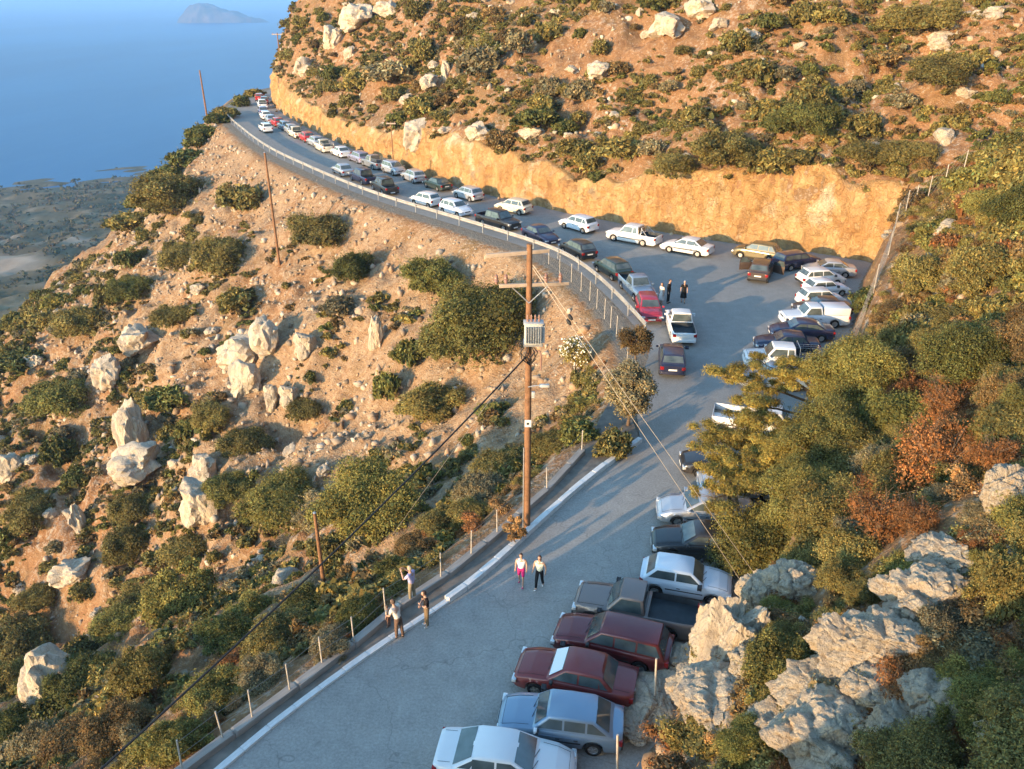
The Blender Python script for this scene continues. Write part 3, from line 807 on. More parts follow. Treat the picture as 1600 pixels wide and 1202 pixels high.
    if kind == 'dropside':
        ty, by = 1.22, .82
        parts.append(('bed_floor', box_me('bed_floor', -2.5, .08, -.86, .86, by - .08, by, bev=0), 'wood', None, None))
        for s in (1, -1): parts.append(('side_board', box_me('side_board', -2.5, .08, s * .86 - .02, s * .86 + .02, by + .002, ty, bev=.006), 'PAINT', None, None))
        parts.append(('tail_board', box_me('tail_board', -2.53, -2.505, -.86, .86, by - .03, ty, bev=.006), 'PAINT', None, None))
        parts.append(('head_board', box_me('head_board', .085, .12, -.86, .86, by, 1.62, bev=.006), 'plastic', None, None))
    prof = lambda x, y: (x, y, float(np.interp(x, tx, tzv)) + .006 + .03 * .75 * (1 - abs(y) / hw) * .9)
    seam = [A + .10, L / 2 - .17]
    bms = bmesh.new()
    for s in (1, -1): tube_me('t', [prof(seam[0] + (seam[1] - seam[0]) * i / 7, s * hw * (.74 - .04 * i / 7)) for i in range(8)], .007, 4, bms)
    tube_me('t', [prof(seam[1], y) for y in np.linspace(-hw * .68, hw * .68, 7)], .007, 4, bms)
    if 'deck' in S:
        for s in (1, -1): tube_me('t', [prof(D - .06 - (L / 2 + D - .2) * i / 5, s * hw * .70) for i in range(6)], .007, 4, bms)
    parts.append(('panel_seam', bm_to('panel_seam', bms, 60), 'under', None, None))
    for y0 in (.38, -.12):
        z_ = zb + .05; parts.append(('wiper', tube_me('wiper', [(A + .02, y0 * hw, z_ - .01), (fx(z_ + .05) + .035, y0 * hw - .38 * hw * 1.2, z_ + .06)], .011, 4), 'plastic', None, None))
    ty, ri = wheel_meshes(r)
    for xw in (xF, xR):
        for s in (1, -1):
            parts.append(('wheel', ty, 'tyre', None, (xw, s * (hw - .105), r, 0 if s > 0 else math.pi)))
            parts.append(('rim', ri, 'RIM', len(parts) - 1, None))
    return parts
M['wood'] = plain('grey_planks', (.24, .21, .17), .85, 0, .2, .3, 5, .3)
_cars = {}
def car(kind, pnt, x, y, rz, label, group=None, name='parked_car', bumper='plastic', rim='rim', extras=(), cat='car', skip=(), sc=1.0):
    if kind not in _cars: _cars[kind] = car_meshes(kind)
    root = empty(name, (x, y, 0.006), rz); tag(root, label, cat, group); root.scale = (sc, sc, sc)
    made = []
    for nm, me, mk, par, tr in _cars[kind]:
        if nm in skip: made.append(None); continue
        o = bpy.data.objects.new(nm, me); COL.objects.link(o)
        o.parent = made[par] if par is not None else root
        if nm == 'panel_seam': o['kind'] = 'stuff'
        if tr: o.location = tr[:3]; o.rotation_euler = (0, 0, tr[3])
        m = P_[pnt] if mk == 'PAINT' else (P_[pnt] if bumper == 'body' else M[bumper]) if mk == 'BUMP' else M[rim] if mk == 'RIM' else M[mk]
        if len(me.materials) == 0:
            me.materials.append(None)
            if nm == 'body' and SPEC[kind].get('bed'): me.materials.append(M['liner'])
        o.material_slots[0].link = 'OBJECT'; o.material_slots[0].material = m
        made.append(o)
    S = SPEC[kind]; hw = S['W'] / 2
    for ex in extras:
        if ex == 'sunshade':
            z0 = S['zb'] - .02 + .04; zl, zh = S['zb'] + .09, S['H'] - .10
            f = lambda z: S['A'] + (S['B'] - S['A']) * (z - z0) / (S['H'] - .02 - z0)
            n = Vector((zh - zl, 0, f(zl) - f(zh)))
            o = link('sunshade', prism_me('sunshade', [(f(zl), hw * .78, zl), (f(zh), hw * .66, zh), (f(zh), -hw * .66, zh), (f(zl), -hw * .78, zl)], n, .025, .031), M['shade'], root)
        if ex == 'roof_rails':
            for s in (1, -1):
                link('roof_rail', tube_me('roof_rail', [(S['B'] - .15, s * hw * .62, S['H'] - .01), (S['B'] - .25, s * hw * .62, S['H'] + .06), (S['C'] + .25, s * hw * .62, S['H'] + .06), (S['C'] + .15, s * hw * .62, S['H'] - .01)], .018), M['plastic'], root)
        if ex == 'roll_bar':
            x0 = S['bed'][0] - .12
            link('roll_bar', tube_me('roll_bar', [(x0, hw * .78, S['zb']), (x0 - .02, hw * .66, S['H'] - .04), (x0 - .02, -hw * .66, S['H'] - .04), (x0, -hw * .78, S['zb'])], .03), M['chrome'], root)
            for s in (1, -1): link('brace', tube_me('brace', [(x0 - .02, s * hw * .70, S['H'] - .12), (x0 - .65, s * hw * .86, S['zb'])], .022), M['chrome'], root)
        if ex == 'rack':
            b0, b1 = S['bed'][0] - .05, S['bed'][1] + .03
            for s in (1, -1):
                for z in (1.16, 1.30, 1.44): link('rack_rail', tube_me('rack_rail', [(b0, s * hw * .88, z), (b1, s * hw * .88, z)], .014, 6), M['chrome'], root)
                for k in range(4):
                    xx = b0 + (b1 - b0) * k / 3
                    link('rack_post', tube_me('rack_post', [(xx, s * hw * .88, S['zb'] - .03), (xx, s * hw * .88, 1.455)], .016, 6), M['chrome'], root)
            for z in (1.16, 1.30, 1.44): link('rack_rail', tube_me('rack_rail', [(b1, hw * .88, z), (b1, -hw * .88, z)], .014, 6), M['chrome'], root)
            link('head_hoop', tube_me('head_hoop', [(b0, hw * .88, S['zb']), (b0, hw * .8, 1.72), (b0, -hw * .8, 1.72), (b0, -hw * .88, S['zb'])], .022), M['chrome'], root)
        if ex == 'canopy':
            b0, b1 = S['bed'][0] + .02, S['bed'][1] - .02
            o = link('canopy', box_me('canopy', b1, b0, -hw * .9, hw * .9, S['zb'] - .01, 1.58, bev=.07), P_[pnt], root)
        if ex == 'side_stripe':
            for s in (1, -1):
                link('side_stripe', prism_me('side_stripe', [(1.2, s * hw, .52), (1.2, s * hw, .60), (-1.2, s * hw, .66), (-1.2, s * hw, .50)], (0, s, 0), .009, .014), M['stripe'], root)
        if ex == 'open_doors':
            zt = S['zb'] - .165
            for s in (1, -1):
                hx = S['L'] / 2 - S['fo'] - S['r'] - .16
                pv = empty('open_door', (hx, s * hw, 0), s * rad(-62)); pv.parent = root
                link('door_panel', box_me('door_panel', -1.05, 0, -.035, .035, .30, S['zb'], bev=.02), P_[pnt], pv)
                fr = tube_me('window_frame', [(-.1, 0, S['zb']), (-.55, -s * .10, S['H'] - .07), (-1.0, -s * .10, S['H'] - .07), (-1.03, 0, S['zb'])], .025, 6)
                link('window_frame', fr, P_[pnt], pv)
                link('window_pane', prism_me('window_pane', [(-.1, 0, S['zb']), (-.55, -s * .10, S['H'] - .08), (-1.0, -s * .10, S['H'] - .08), (-1.03, 0, S['zb'])], (0, 1, 0), -.004, .004), M['glass'], pv)
        if ex == 'tailstripe':
            link('tail_panel', box_me('tail_panel', -S['L'] / 2 - .018, -S['L'] / 2, -hw * .6, hw * .6, .86, .94), M['tail'], root)
    return root
M['stripe'] = plain('grey_decal', (.16, .17, .18), .5)

# ------------------------------------------------------------------ the vehicles where they stand
car('hatch5', 'silver', -4.86, 89.13, 2.261, 'silver hatchback by the cut rock face, next uphill from a cream one', 'cars parked along the cut rock face', name='parked_car', cat='car', sc=1.0, bumper='body')
car('hatch5', 'cream', 0.18, 83.19, 2.477, 'cream five door hatchback parked against the orange cut opposite the black pickup', 'cars parked along the cut rock face', name='parked_car', cat='car', sc=1.0, bumper='body')
car('hatch5', 'ice_white', 6.43, 76.23, 2.291, 'white five door hatchback parked by the rock face beside the white pickup', 'cars parked along the cut rock face', name='parked_car', cat='car', sc=1.0, bumper='body')
car('pickup_ext', 'white', 11.18, 71.82, 2.510, 'white extended cab pickup with roll bar and grey side decal by the rock face', 'cars parked along the cut rock face', name='parked_pickup', cat='pickup', sc=1.0, bumper='body', extras=("roll_bar","side_stripe"))
car('sedan_round', 'white', 15.39, 68.53, 2.548, 'white saloon with grey side decal parked under the tall orange cut', 'cars parked along the cut rock face', name='parked_car', cat='car', sc=1.0, bumper='body', extras=("side_stripe",))
car('hatch5', 'gold', 21.09, 66.87, 2.573, 'olive gold hatchback parked under the tallest part of the orange cut', 'cars parked along the cut rock face', name='parked_car', cat='car', sc=1.0, bumper='body')
car('wagon', 'navy', 23.70, 64.39, 0.388, 'dark blue estate car facing the corner of the orange cut', 'cars parked across the car park bay', name='parked_car', cat='car', sc=0.95, bumper='body')
car('sedan_round', 'silver', 25.63, 62.30, 3.004, 'silver saloon in the corner behind the boxy white hatchback', 'cars parked across the car park bay', name='parked_car', cat='car', sc=0.9, bumper='body')
car('hatch5', 'white', 24.18, 60.04, 0.176, 'boxy white hatchback in the lot corner with its tail to the road', 'cars parked across the car park bay', name='parked_car', cat='car', sc=0.9, bumper='plastic')
car('hatch3', 'ice_white', 23.74, 57.66, 0.185, 'white three door hatchback wedged between two other white hatchbacks', 'cars parked across the car park bay', name='parked_car', cat='car', sc=0.9, bumper='plastic')
car('hatch_small', 'white', 22.52, 55.27, 0.115, 'white hatchback beside a black saloon, nose to the fenced bank', 'cars parked across the car park bay', name='parked_car', cat='car', sc=0.9, bumper='body')
car('sedan', 'brown', 22.00, 53.39, 3.142, 'black brown saloon between the white hatchback and the canopied white pickup', 'cars parked across the car park bay', name='parked_car', cat='car', sc=0.9, bumper='body')
car('pickup', 'ice_white', 20.77, 51.49, 3.142, 'white pickup with a white canopy over its bed', 'cars parked across the car park bay', name='parked_pickup', cat='pickup', sc=0.9, bumper='body', extras=("canopy",))
car('sedan_round', 'navy', 19.12, 49.12, 3.044, 'dark navy saloon beside the canopied white pickup', 'cars parked across the car park bay', name='parked_car', cat='car', sc=0.9, bumper='body')
car('sedan', 'blue', 17.47, 46.98, 3.012, 'dark blue saloon beside the white pickup with a bed rack', 'cars parked across the car park bay', name='parked_car', cat='car', sc=0.9, bumper='body')
car('pickup_ext', 'white', 16.44, 44.45, 2.998, 'white pickup with a railed metal rack around its open bed', 'cars parked across the car park bay', name='parked_pickup', cat='pickup', sc=0.9, bumper='body', extras=("rack",))
car('wagon', 'pale_blue', 15.20, 41.89, 3.033, 'pale blue estate car with roof rails behind the pine branches', 'cars parked across the car park bay', name='parked_car', cat='car', sc=0.9, bumper='body', extras=("roof_rails",))
car('dropside', 'white', 12.65, 36.13, -0.323, 'white dropside truck with empty plank bed half hidden by a pine', 'cars parked across the car park bay', name='dropside_truck', cat='truck', sc=0.9, bumper='plastic')
car('sedan', 'black', 10.03, 32.60, 3.066, 'black saloon with pale wheels poking out from under pine branches', 'cars parked across the lower road', name='parked_car', cat='car', sc=0.9, bumper='body')
car('hatch5', 'silver', 10.30, 30.75, 3.063, 'silver hatchback almost wholly hidden under the pine branches', 'cars parked across the lower road', name='parked_car', cat='car', sc=0.9, bumper='body')
car('sedan_round', 'silver', 8.32, 28.70, 3.037, 'silver saloon with spoked wheels beside the glossy black saloon', 'cars parked across the lower road', name='parked_car', cat='car', sc=0.9, bumper='body')
car('sedan', 'black', 7.68, 26.39, 3.023, 'glossy black saloon between the silver saloon and the small white hatchback', 'cars parked across the lower road', name='parked_car', cat='car', sc=0.9, bumper='body')
car('hatch3', 'ice_white', 6.61, 24.10, -0.265, 'small white three door hatchback beside the dusty bronze pickup', 'cars parked across the lower road', name='parked_car', cat='car', sc=0.9, bumper='plastic')
car('pickup', 'bronze', 4.50, 22.40, 2.854, 'dusty bronze pickup with an empty dark cargo bed', 'cars parked across the lower road', name='parked_pickup', cat='pickup', sc=0.9, bumper='plastic')
car('wagon', 'maroon', 3.45, 20.88, 2.817, 'dark maroon estate car between the bronze pickup and the red saloon', 'cars parked across the lower road', name='parked_car', cat='car', sc=0.9, bumper='plastic')
car('sedan', 'brick', 2.07, 19.30, 2.865, 'faded red saloon with a white sunshade behind its windscreen', 'cars parked across the lower road', name='parked_car', cat='car', sc=0.9, bumper='plastic', extras=("sunshade",),rim="steel_rim")
car('liftback', 'pale_blue', 1.49, 17.52, 2.982, 'pale silver blue liftback between the red saloon and the white saloon', 'cars parked across the lower road', name='parked_car', cat='car', sc=0.9, bumper='plastic')
car('sedan_round', 'white', -0.19, 16.05, -0.157, 'rounded white saloon nearest the camera with its tail to the road', 'cars parked across the lower road', name='parked_car', cat='car', sc=0.9, bumper='body')
car('hatch_small', 'white', -9.32, 86.35, 2.366, 'white hatchback by the guardrail, tail towards a silver white hatchback', 'cars parked along the guardrail', name='parked_car', cat='car', sc=1.0, bumper='body')
car('hatch5', 'ice_white', -5.81, 82.37, -0.855, 'silver white hatchback by the guardrail facing the black pickup', 'cars parked along the guardrail', name='parked_car', cat='car', sc=1.0, bumper='body')
car('pickup_double', 'black', -1.38, 77.31, -0.821, 'black double cab pickup with a red bundle in its bed', 'cars parked along the guardrail', name='parked_pickup', cat='pickup', sc=1.0, bumper='body')
car('sedan', 'navy', 2.63, 72.27, -1.036, 'dark navy saloon by the guardrail in front of the black pickup', 'cars parked along the guardrail', name='parked_car', cat='car', sc=1.0, bumper='body')
car('hatch5', 'black', 5.73, 67.64, 2.054, 'black hatchback with red lights by the guardrail bend', 'cars parked along the guardrail', name='parked_car', cat='car', sc=1.0, bumper='body')
car('hatch5', 'dark_green', 8.14, 62.29, 1.966, 'dark green hatchback by the guardrail behind the silver blue pickup', 'cars parked along the guardrail', name='parked_car', cat='car', sc=1.0, bumper='body')
car('pickup', 'pale_blue', 9.45, 57.79, -1.365, 'silver blue pickup facing the red hatchback at the guardrail', 'cars parked along the guardrail', name='parked_pickup', cat='pickup', sc=0.95, bumper='body')
car('hatch5', 'crimson', 9.66, 53.21, -1.598, 'crimson hatchback at the end of the guardrail, bonnet towards the camera', 'cars parked along the guardrail', name='parked_car', cat='car', sc=0.95, bumper='body')
car('pickup', 'white', 11.28, 49.89, 1.500, 'white pickup with black cargo bed half hidden by a small tree', 'cars parked along the guardrail', name='parked_pickup', cat='pickup', sc=0.95, bumper='body')
car('hatch5', 'blue', 9.75, 44.55, 1.420, 'dark blue hatchback seen from behind beside the small tree', 'cars parked along the guardrail', name='parked_car', cat='car', sc=0.95, bumper='body')
car('sedan', 'dark_green', -8.72, 94.36, 2.193, 'dark green saloon by the rock face with red tail lamps', 'cars parked along the cut rock face', name='parked_car', cat='car', sc=1.0, bumper='body')
car('hatch5', 'silver', -11.98, 98.65, 2.132, 'silver hatchback by the rock face behind the silver people carrier', 'cars parked along the cut rock face', name='parked_car', cat='car', sc=1.0, bumper='body')
car('mpv', 'silver', -15.04, 103.25, -0.957, 'silver people carrier parked nose down the road by the rock face', 'cars parked along the cut rock face', name='parked_car', cat='car', sc=1.0, bumper='body')
car('pickup', 'grey', -18.12, 107.15, 2.156, 'grey pickup with a bed rack parked by the rock face', 'cars parked along the cut rock face', name='parked_pickup', cat='pickup', sc=1.0, bumper='body', extras=("rack",))
car('wagon', 'lilac', -20.83, 111.26, 2.147, 'lilac silver estate car by the rock face beyond the grey pickup', 'cars parked along the cut rock face', name='parked_car', cat='car', sc=1.0, bumper='body')
car('sedan', 'white', -24.08, 115.43, 2.128, 'white saloon by the rock face beyond the lilac estate car', 'cars parked along the cut rock face', name='parked_car', cat='car', sc=1.0, bumper='body')
car('pickup', 'cream', -27.31, 119.62, 2.069, 'beige pickup with a railed bed by the far rock face', 'cars parked along the cut rock face', name='parked_pickup', cat='pickup', sc=1.0, bumper='body', extras=("rack",))
car('hatch5', 'silver', -29.55, 124.18, 2.112, 'silver hatchback by the far rock face between beige pickup and red hatchback', 'cars parked along the cut rock face', name='parked_car', cat='car', sc=1.0, bumper='body')
car('hatch5', 'red', -31.87, 128.43, 2.065, 'bright red hatchback by the far rock face, the nearer of two', 'cars parked along the cut rock face', name='parked_car', cat='car', sc=1.0, bumper='body')
car('pickup', 'cream', -34.42, 132.35, 2.067, 'cream pickup just beyond the nearer bright red hatchback', 'cars parked along the cut rock face', name='parked_pickup', cat='pickup', sc=1.0, bumper='plastic')
car('hatch5', 'silver', -36.38, 136.63, 2.024, 'silver hatchback just beyond the cream pickup at the far rock face', 'cars parked along the cut rock face', name='parked_car', cat='car', sc=1.0, bumper='body')
car('wagon', 'pale_blue', -38.41, 140.57, 2.037, 'light blue estate car at the far rock face beside a red hatchback', 'cars parked along the cut rock face', name='parked_car', cat='car', sc=1.0, bumper='body')
car('hatch5', 'red', -40.64, 144.39, 2.056, 'bright red hatchback at the far rock face beside the light blue estate', 'cars parked along the cut rock face', name='parked_car', cat='car', sc=1.0, bumper='body')
car('sedan', 'silver', -42.81, 148.24, 1.998, 'silver saloon opposite the car driving along the far road', 'cars parked along the cut rock face', name='parked_car', cat='car', sc=1.0, bumper='body')
car('hatch5', 'white', -45.05, 152.90, 1.993, 'white hatchback at the far rock face before the bend', 'cars parked along the cut rock face', name='parked_car', cat='car', sc=1.0, bumper='body')
car('sedan', 'lilac', -47.44, 159.75, 1.944, 'lilac saloon parked just beyond the far white hatchback', 'cars parked along the cut rock face', name='parked_car', cat='car', sc=1.0, bumper='body')
car('pickup', 'ice_white', -50.00, 168.67, 1.934, 'white pickup near the far end of the parked row', 'cars parked along the cut rock face', name='parked_pickup', cat='pickup', sc=1.0, bumper='body')
car('hatch5', 'maroon', -51.60, 175.70, 1.850, 'maroon hatchback at the far bend beside the pale end of the cliff', 'cars parked along the cut rock face', name='parked_car', cat='car', sc=1, bumper='body')
car('hatch5', 'red', -54.30, 181.60, 1.800, 'red hatchback last in the row at the far bend', 'cars parked along the cut rock face', name='parked_car', cat='car', sc=1, bumper='body')
car('sedan', 'silver', -21.34, 102.58, 2.094, 'silver saloon by the guardrail behind two dark double cab pickups', 'cars parked along the guardrail', name='parked_car', cat='car', sc=1.0, bumper='body')
car('pickup_double', 'navy', -17.99, 97.95, 2.148, 'dark navy double cab pickup by the guardrail, the farther of two', 'cars parked along the guardrail', name='parked_pickup', cat='pickup', sc=1.0, bumper='body')
car('pickup_double', 'black', -14.64, 92.68, 2.074, 'black double cab pickup by the guardrail behind the dark navy one', 'cars parked along the guardrail', name='parked_pickup', cat='pickup', sc=1.0, bumper='body')
car('hatch5', 'white', -40.80, 137.77, 2.050, 'white hatchback driving along the middle of the far road', '', name='driving_car', cat='car', sc=1, bumper='body')
car('hatch5', 'brown', 20.03, 61.86, 1.162, 'dark brown hatchback standing in the lot with both front doors open', '', name='parked_car', cat='car', sc=1.0, bumper='plastic', extras=("open_doors",))

SHRUBS = [
(-20.82,84.58,3.88,3.19,'olive','dome','broad rounded olive shrub high on the scree below the guardrail'),
(-34.74,102.89,2.98,2.73,'olive','dome','olive shrub clinging to bare scree left of the leaning wooden pole'),
(-49.31,115.68,5.58,2.60,'olive','low','long low olive shrub patch on the upper scree near the spur'),
(-15.60,75.27,2.58,2.45,'dark','dome','two toned green shrub on scree between two larger shrubs below the road'),
(-16.36,70.61,1.74,1.32,'grey','dome','greyish twiggy shrub just downhill of the two toned shrub'),
(-7.18,68.68,2.78,2.78,'dark','dome','dark round shrub left of the biggest green thicket on the scree'),
(-8.70,61.91,1.63,1.90,'dark','dome','green shrub tucked under the lower left of the biggest thicket'),
(-5.75,53.74,2.73,2.14,'olive','dome','wide green shrub below the biggest thicket beside the dirt track'),
(-10.37,59.45,1.17,2.29,'dark','dome','narrow upright green bush left of the wide shrub by the dirt track'),
(-33.87,89.41,3.42,3.72,'olive','dome','tall grey green shrub right at the foot of the leaning wooden pole slope'),
(-42.11,98.47,3.02,2.70,'olive','dome','round olive shrub left of the tall grey green shrub on the scree'),
(-7.65,35.99,3.51,3.24,'fresh','dome','largest rounded bright green bush above the dirt track'),
(-16.78,50.28,3.65,2.92,'fresh','dome','broad green bush left of the largest rounded bush'),
(-33.79,70.42,2.09,1.90,'dark','dome','dark green bush right behind the tall rock pinnacle'),
(-27.25,63.97,2.33,1.93,'olive','dome','olive bush right of the dark bush behind the rock pinnacle'),
(-50.34,79.41,3.74,3.24,'dark','dome','wide dark bush mass on the slope left of the pale boulder'),
(-2.03,58.40,4.47,4.47,'fresh','dome','biggest dark green thicket just beyond the transformer on the pole'),
(-5.34,61.28,2.40,2.67,'fresh','dome','green bush joined to the downhill side of the biggest thicket'),
(-0.70,36.88,1.57,1.32,'olive','dome','olive bush on the bank left of the utility pole'),
(1.99,36.97,1.37,1.20,'olive','dome','olive bush right behind the utility pole'),
(3.30,35.86,0.99,0.93,'dark','dome','small dark bush between the utility pole and the trees by the kerb'),
(4.94,34.26,0.92,1.11,'olive','dome','round olive bush at the top end of the white kerb'),
(-41.94,55.06,2.38,1.81,'olive','dome','olive bush on the rocky ledge above the pale cliff stump'),
(-24.47,33.34,2.04,1.90,'dark','dome','dark bush beside the pale cliff stump in the gully'),
(-15.70,24.86,1.25,1.74,'olive','dome','tall olive bush right of the pale cliff stump'),
(-40.98,50.54,3.02,2.48,'olive','dome','broad dull olive bush uphill of the pale cliff stump'),
(-27.36,30.88,1.61,1.61,'dark','dome','dark bush in the gully downhill from the pale cliff stump'),
(-15.08,21.49,1.37,0.98,'dry','dome','brownish bush below the tall olive bush in the gully'),
(-22.24,42.04,2.44,3.05,'fresh','dome','big yellow green bush in the gully facing the lower road'),
(-12.92,27.36,1.38,0.78,'dark','low','low dark bush under the big yellow green gully bush'),
(-26.12,52.40,2.19,1.67,'olive','dome','olive bush under the two stacked pale boulders'),
(-9.30,24.41,1.40,1.09,'olive','dome','olive bush on the bank downhill of the short wooden pole'),
(-8.96,27.80,1.21,0.92,'dark','dome','dark bush at the foot of the short wooden pole'),
(-5.63,22.51,0.98,0.77,'dark','dome','green bush at the bank edge near the three people'),
(-6.26,21.06,0.78,0.63,'grey','dome','greyish bush on the bank between two fence posts'),
(-4.87,26.74,1.08,0.87,'dark','dome','dark leafy bush on the bank just beyond the three people'),
(-3.14,32.06,1.25,0.94,'olive','dome','olive bush on the bank uphill of the three people'),
(-4.27,28.68,1.00,0.85,'dry','dome','brown green bush on the bank left of the kerb post'),
(-1.98,31.28,1.06,0.91,'olive','dome','olive bush beside the yellowing kerb shrub'),
(-10.29,20.19,1.16,0.96,'fresh','dome','pale green bush on the bank near the lowest fence posts'),
(-10.35,17.06,1.06,0.98,'fresh','dome','pale yellow green bush beside the lowest fence post'),
(-8.53,20.09,0.92,0.77,'grey','dome','grey green bush on the bank above the lowest fence posts'),
(-17.65,22.66,1.30,1.04,'dry','dome','brown bush in the bottom of the gully'),
(-45.84,62.97,2.81,2.57,'olive','dome','olive bush on the far side of the gully above the rocky ledge'),
(-34.05,59.38,2.07,1.73,'olive','dome','olive bush between the rock pinnacle and the narrow boulder'),
(-48.17,73.06,2.12,2.73,'dark','dome','dark bush on the slope beside split grey rocks'),
(-47.39,61.55,1.94,1.94,'dark','dome','dark bush left of the narrow upright boulder'),
(-23.57,61.21,2.16,1.59,'olive','dome','olive bush above the broad green bush'),
(-23.35,55.00,2.21,1.58,'fresh','dome','green bush right beside the two stacked boulders'),
(-18.56,63.86,2.15,1.28,'olive','low','low olive bush on the reddish soil below the rock cluster'),
(-48.50,96.34,3.09,2.61,'dark','dome','dark bush on the spur above the pale boulder'),
(-54.70,94.99,3.44,2.54,'olive','dome','olive bush on the spur slope left of the dark bush'),
(-38.04,83.92,2.66,1.87,'olive','dome','olive bush just uphill of the rugged grey boulder'),
(-62.96,94.03,2.98,2.15,'dark','dome','dark bush at the slope edge above the wooded coast'),
(-54.49,136.06,3.20,2.46,'dark','low','dark bush on the spur crest against the sea'),
(-52.74,148.63,2.28,1.60,'dark','low','dark bush by the far guardrail against the sea'),
(-54.41,142.74,2.44,1.89,'dark','dome','bush at the base of the tall pole against the sea'),
(-54.22,145.35,2.81,2.02,'dark','low','dark bush a little below the far guardrail end against the sea'),
(-53.13,154.93,2.37,1.66,'olive','low','olive bush beside the far guardrail end on the crest'),
(-55.37,172.46,2.36,1.71,'dark','low','dark bush beyond the guardrail end at the outer road edge'),
(-57.37,188.49,2.14,1.57,'olive','low','farthest olive bush at the outer road edge against the sea'),
(-56.51,132.59,3.15,2.31,'dark','dome','dark bush on the spur flank facing the coast'),
(-59.25,129.86,3.13,2.29,'dark','dome','dark bush lower on the spur flank facing the coast'),
(-60.21,124.48,3.24,2.33,'olive','dome','olive bush on the spur flank above the coastal woodland'),
(25.78,73.82,3.19,2.62,'dark','dome','largest dark bush on the orange hillside above the corner of the lot'),
(2.86,92.73,2.57,2.14,'dark','dome','dark bush standing alone above the middle of the cut'),
(19.42,74.40,3.51,1.64,'olive','low','wide green bush row on the lip of the tallest cut'),
(15.07,76.24,2.41,1.80,'olive','dome','green bush hanging over the lip above the white saloon'),
(11.09,82.38,2.32,2.00,'olive','dome','olive bush above the lip over the white pickup'),
(39.54,85.34,3.25,1.56,'olive','low','olive bush mound near the top of the hillside'),
(-4.14,106.30,2.63,2.78,'grey','dome','grey green bush beside the slim rock needle'),
(18.25,82.02,1.76,1.38,'olive','dome','olive bush on open orange soil left of the largest hillside bush'),
(31.76,87.00,1.78,1.08,'olive','dome','small olive bush high on the hillside above the largest bush'),
(37.29,74.43,3.08,1.85,'olive','dome','olive bush on the upper hillside below the olive mound'),
(24.00,84.09,1.89,1.89,'olive','dome','green bush on the hillside above the wide lip bushes'),
(30.18,69.94,2.19,1.64,'olive','dome','olive bush beside the pale stone above the lot corner'),
(33.21,68.26,2.41,1.61,'olive','dome','green bush uphill of the fence top'),
(24.52,70.90,1.67,1.11,'olive','low','low bush on the lip just under the largest hillside bush'),
(-18.38,128.74,3.39,2.90,'grey','dome','grey bush on the rocky shoulder above the far cars'),
(-24.37,134.54,3.05,2.54,'olive','dome','olive bush above the cut near the lilac estate car'),
(22.89,37.22,1.94,2.04,'olive','dome','olive bush on the near bank right of the fence'),
(23.14,42.95,2.17,1.88,'olive','dome','yellow olive bush just right of the fence posts'),
(22.48,47.79,1.18,1.22,'dark','dome','small green bush right at the lot fence'),
(27.24,42.96,1.81,1.92,'dark','dome','dark bush up the valley beyond the fence'),
(21.15,40.69,1.40,1.05,'dry','low','orange brown dry scrub on the near bank'),
(17.71,28.40,1.45,1.66,'dry','dome','rust brown bush above the reddish twiggy bush'),
(16.21,23.09,1.00,1.36,'dry','dome','brown bush at the upper edge of the near bank'),
(15.22,31.72,2.15,2.30,'fresh','dome','tall dense green bush behind the pale blue estate car'),
(13.90,32.92,2.31,2.31,'fresh','dome','big green bush spreading below the tall dense bush'),
(9.73,25.58,1.92,2.05,'fresh','dome','dense green bush overhanging the black and silver saloons'),
(10.49,21.88,1.50,1.60,'olive','dome','olive bush above the pale blocky rock'),
(15.07,27.39,1.38,1.63,'dark','dome','dark shaded bush behind the tall dense green bush'),
(13.17,21.05,1.49,1.89,'rust','twig','reddish half bare twiggy bush in the middle of the near bank'),
(10.88,19.09,1.31,1.41,'rust','twig','orange brown twiggy bush above the pale ridge of rock'),
(10.66,13.41,0.90,1.31,'olive','dome','tall olive bush on the rocks at the near bank'),
(8.88,10.55,0.89,0.95,'dark','dome','dark bush in the shade among the near rocks'),
(6.49,14.38,0.86,1.02,'fresh','dome','green bush growing out of the tall pale rock'),
(5.18,12.38,0.78,0.64,'dark','dome','dark bush in the shade below the tall pale rock'),
(8.01,11.96,0.69,0.79,'rust','twig','thin reddish bush growing between the shaded grey rocks'),
(16.07,25.87,1.13,1.29,'rust','twig','rusty bush just beyond the reddish half bare bush'),
(13.62,19.45,0.82,1.02,'rust','twig','rust brown bush beside the pale rock face of the near bank'),
(10.87,17.62,0.77,0.83,'rust','twig','rusty bush between the orange brown bush and the tall olive bush'),
(19.70,28.69,0.99,1.24,'dry','dome','brown bush at the outer edge of the near bank beyond the rusty ones'),
(8.70,15.08,0.55,0.47,'rust','twig','low rusty bush among the pale ridge rocks'),
(9.02,17.35,0.71,0.79,'olive','dome','olive bush between the pale blocky rock and the rock ridge'),
]
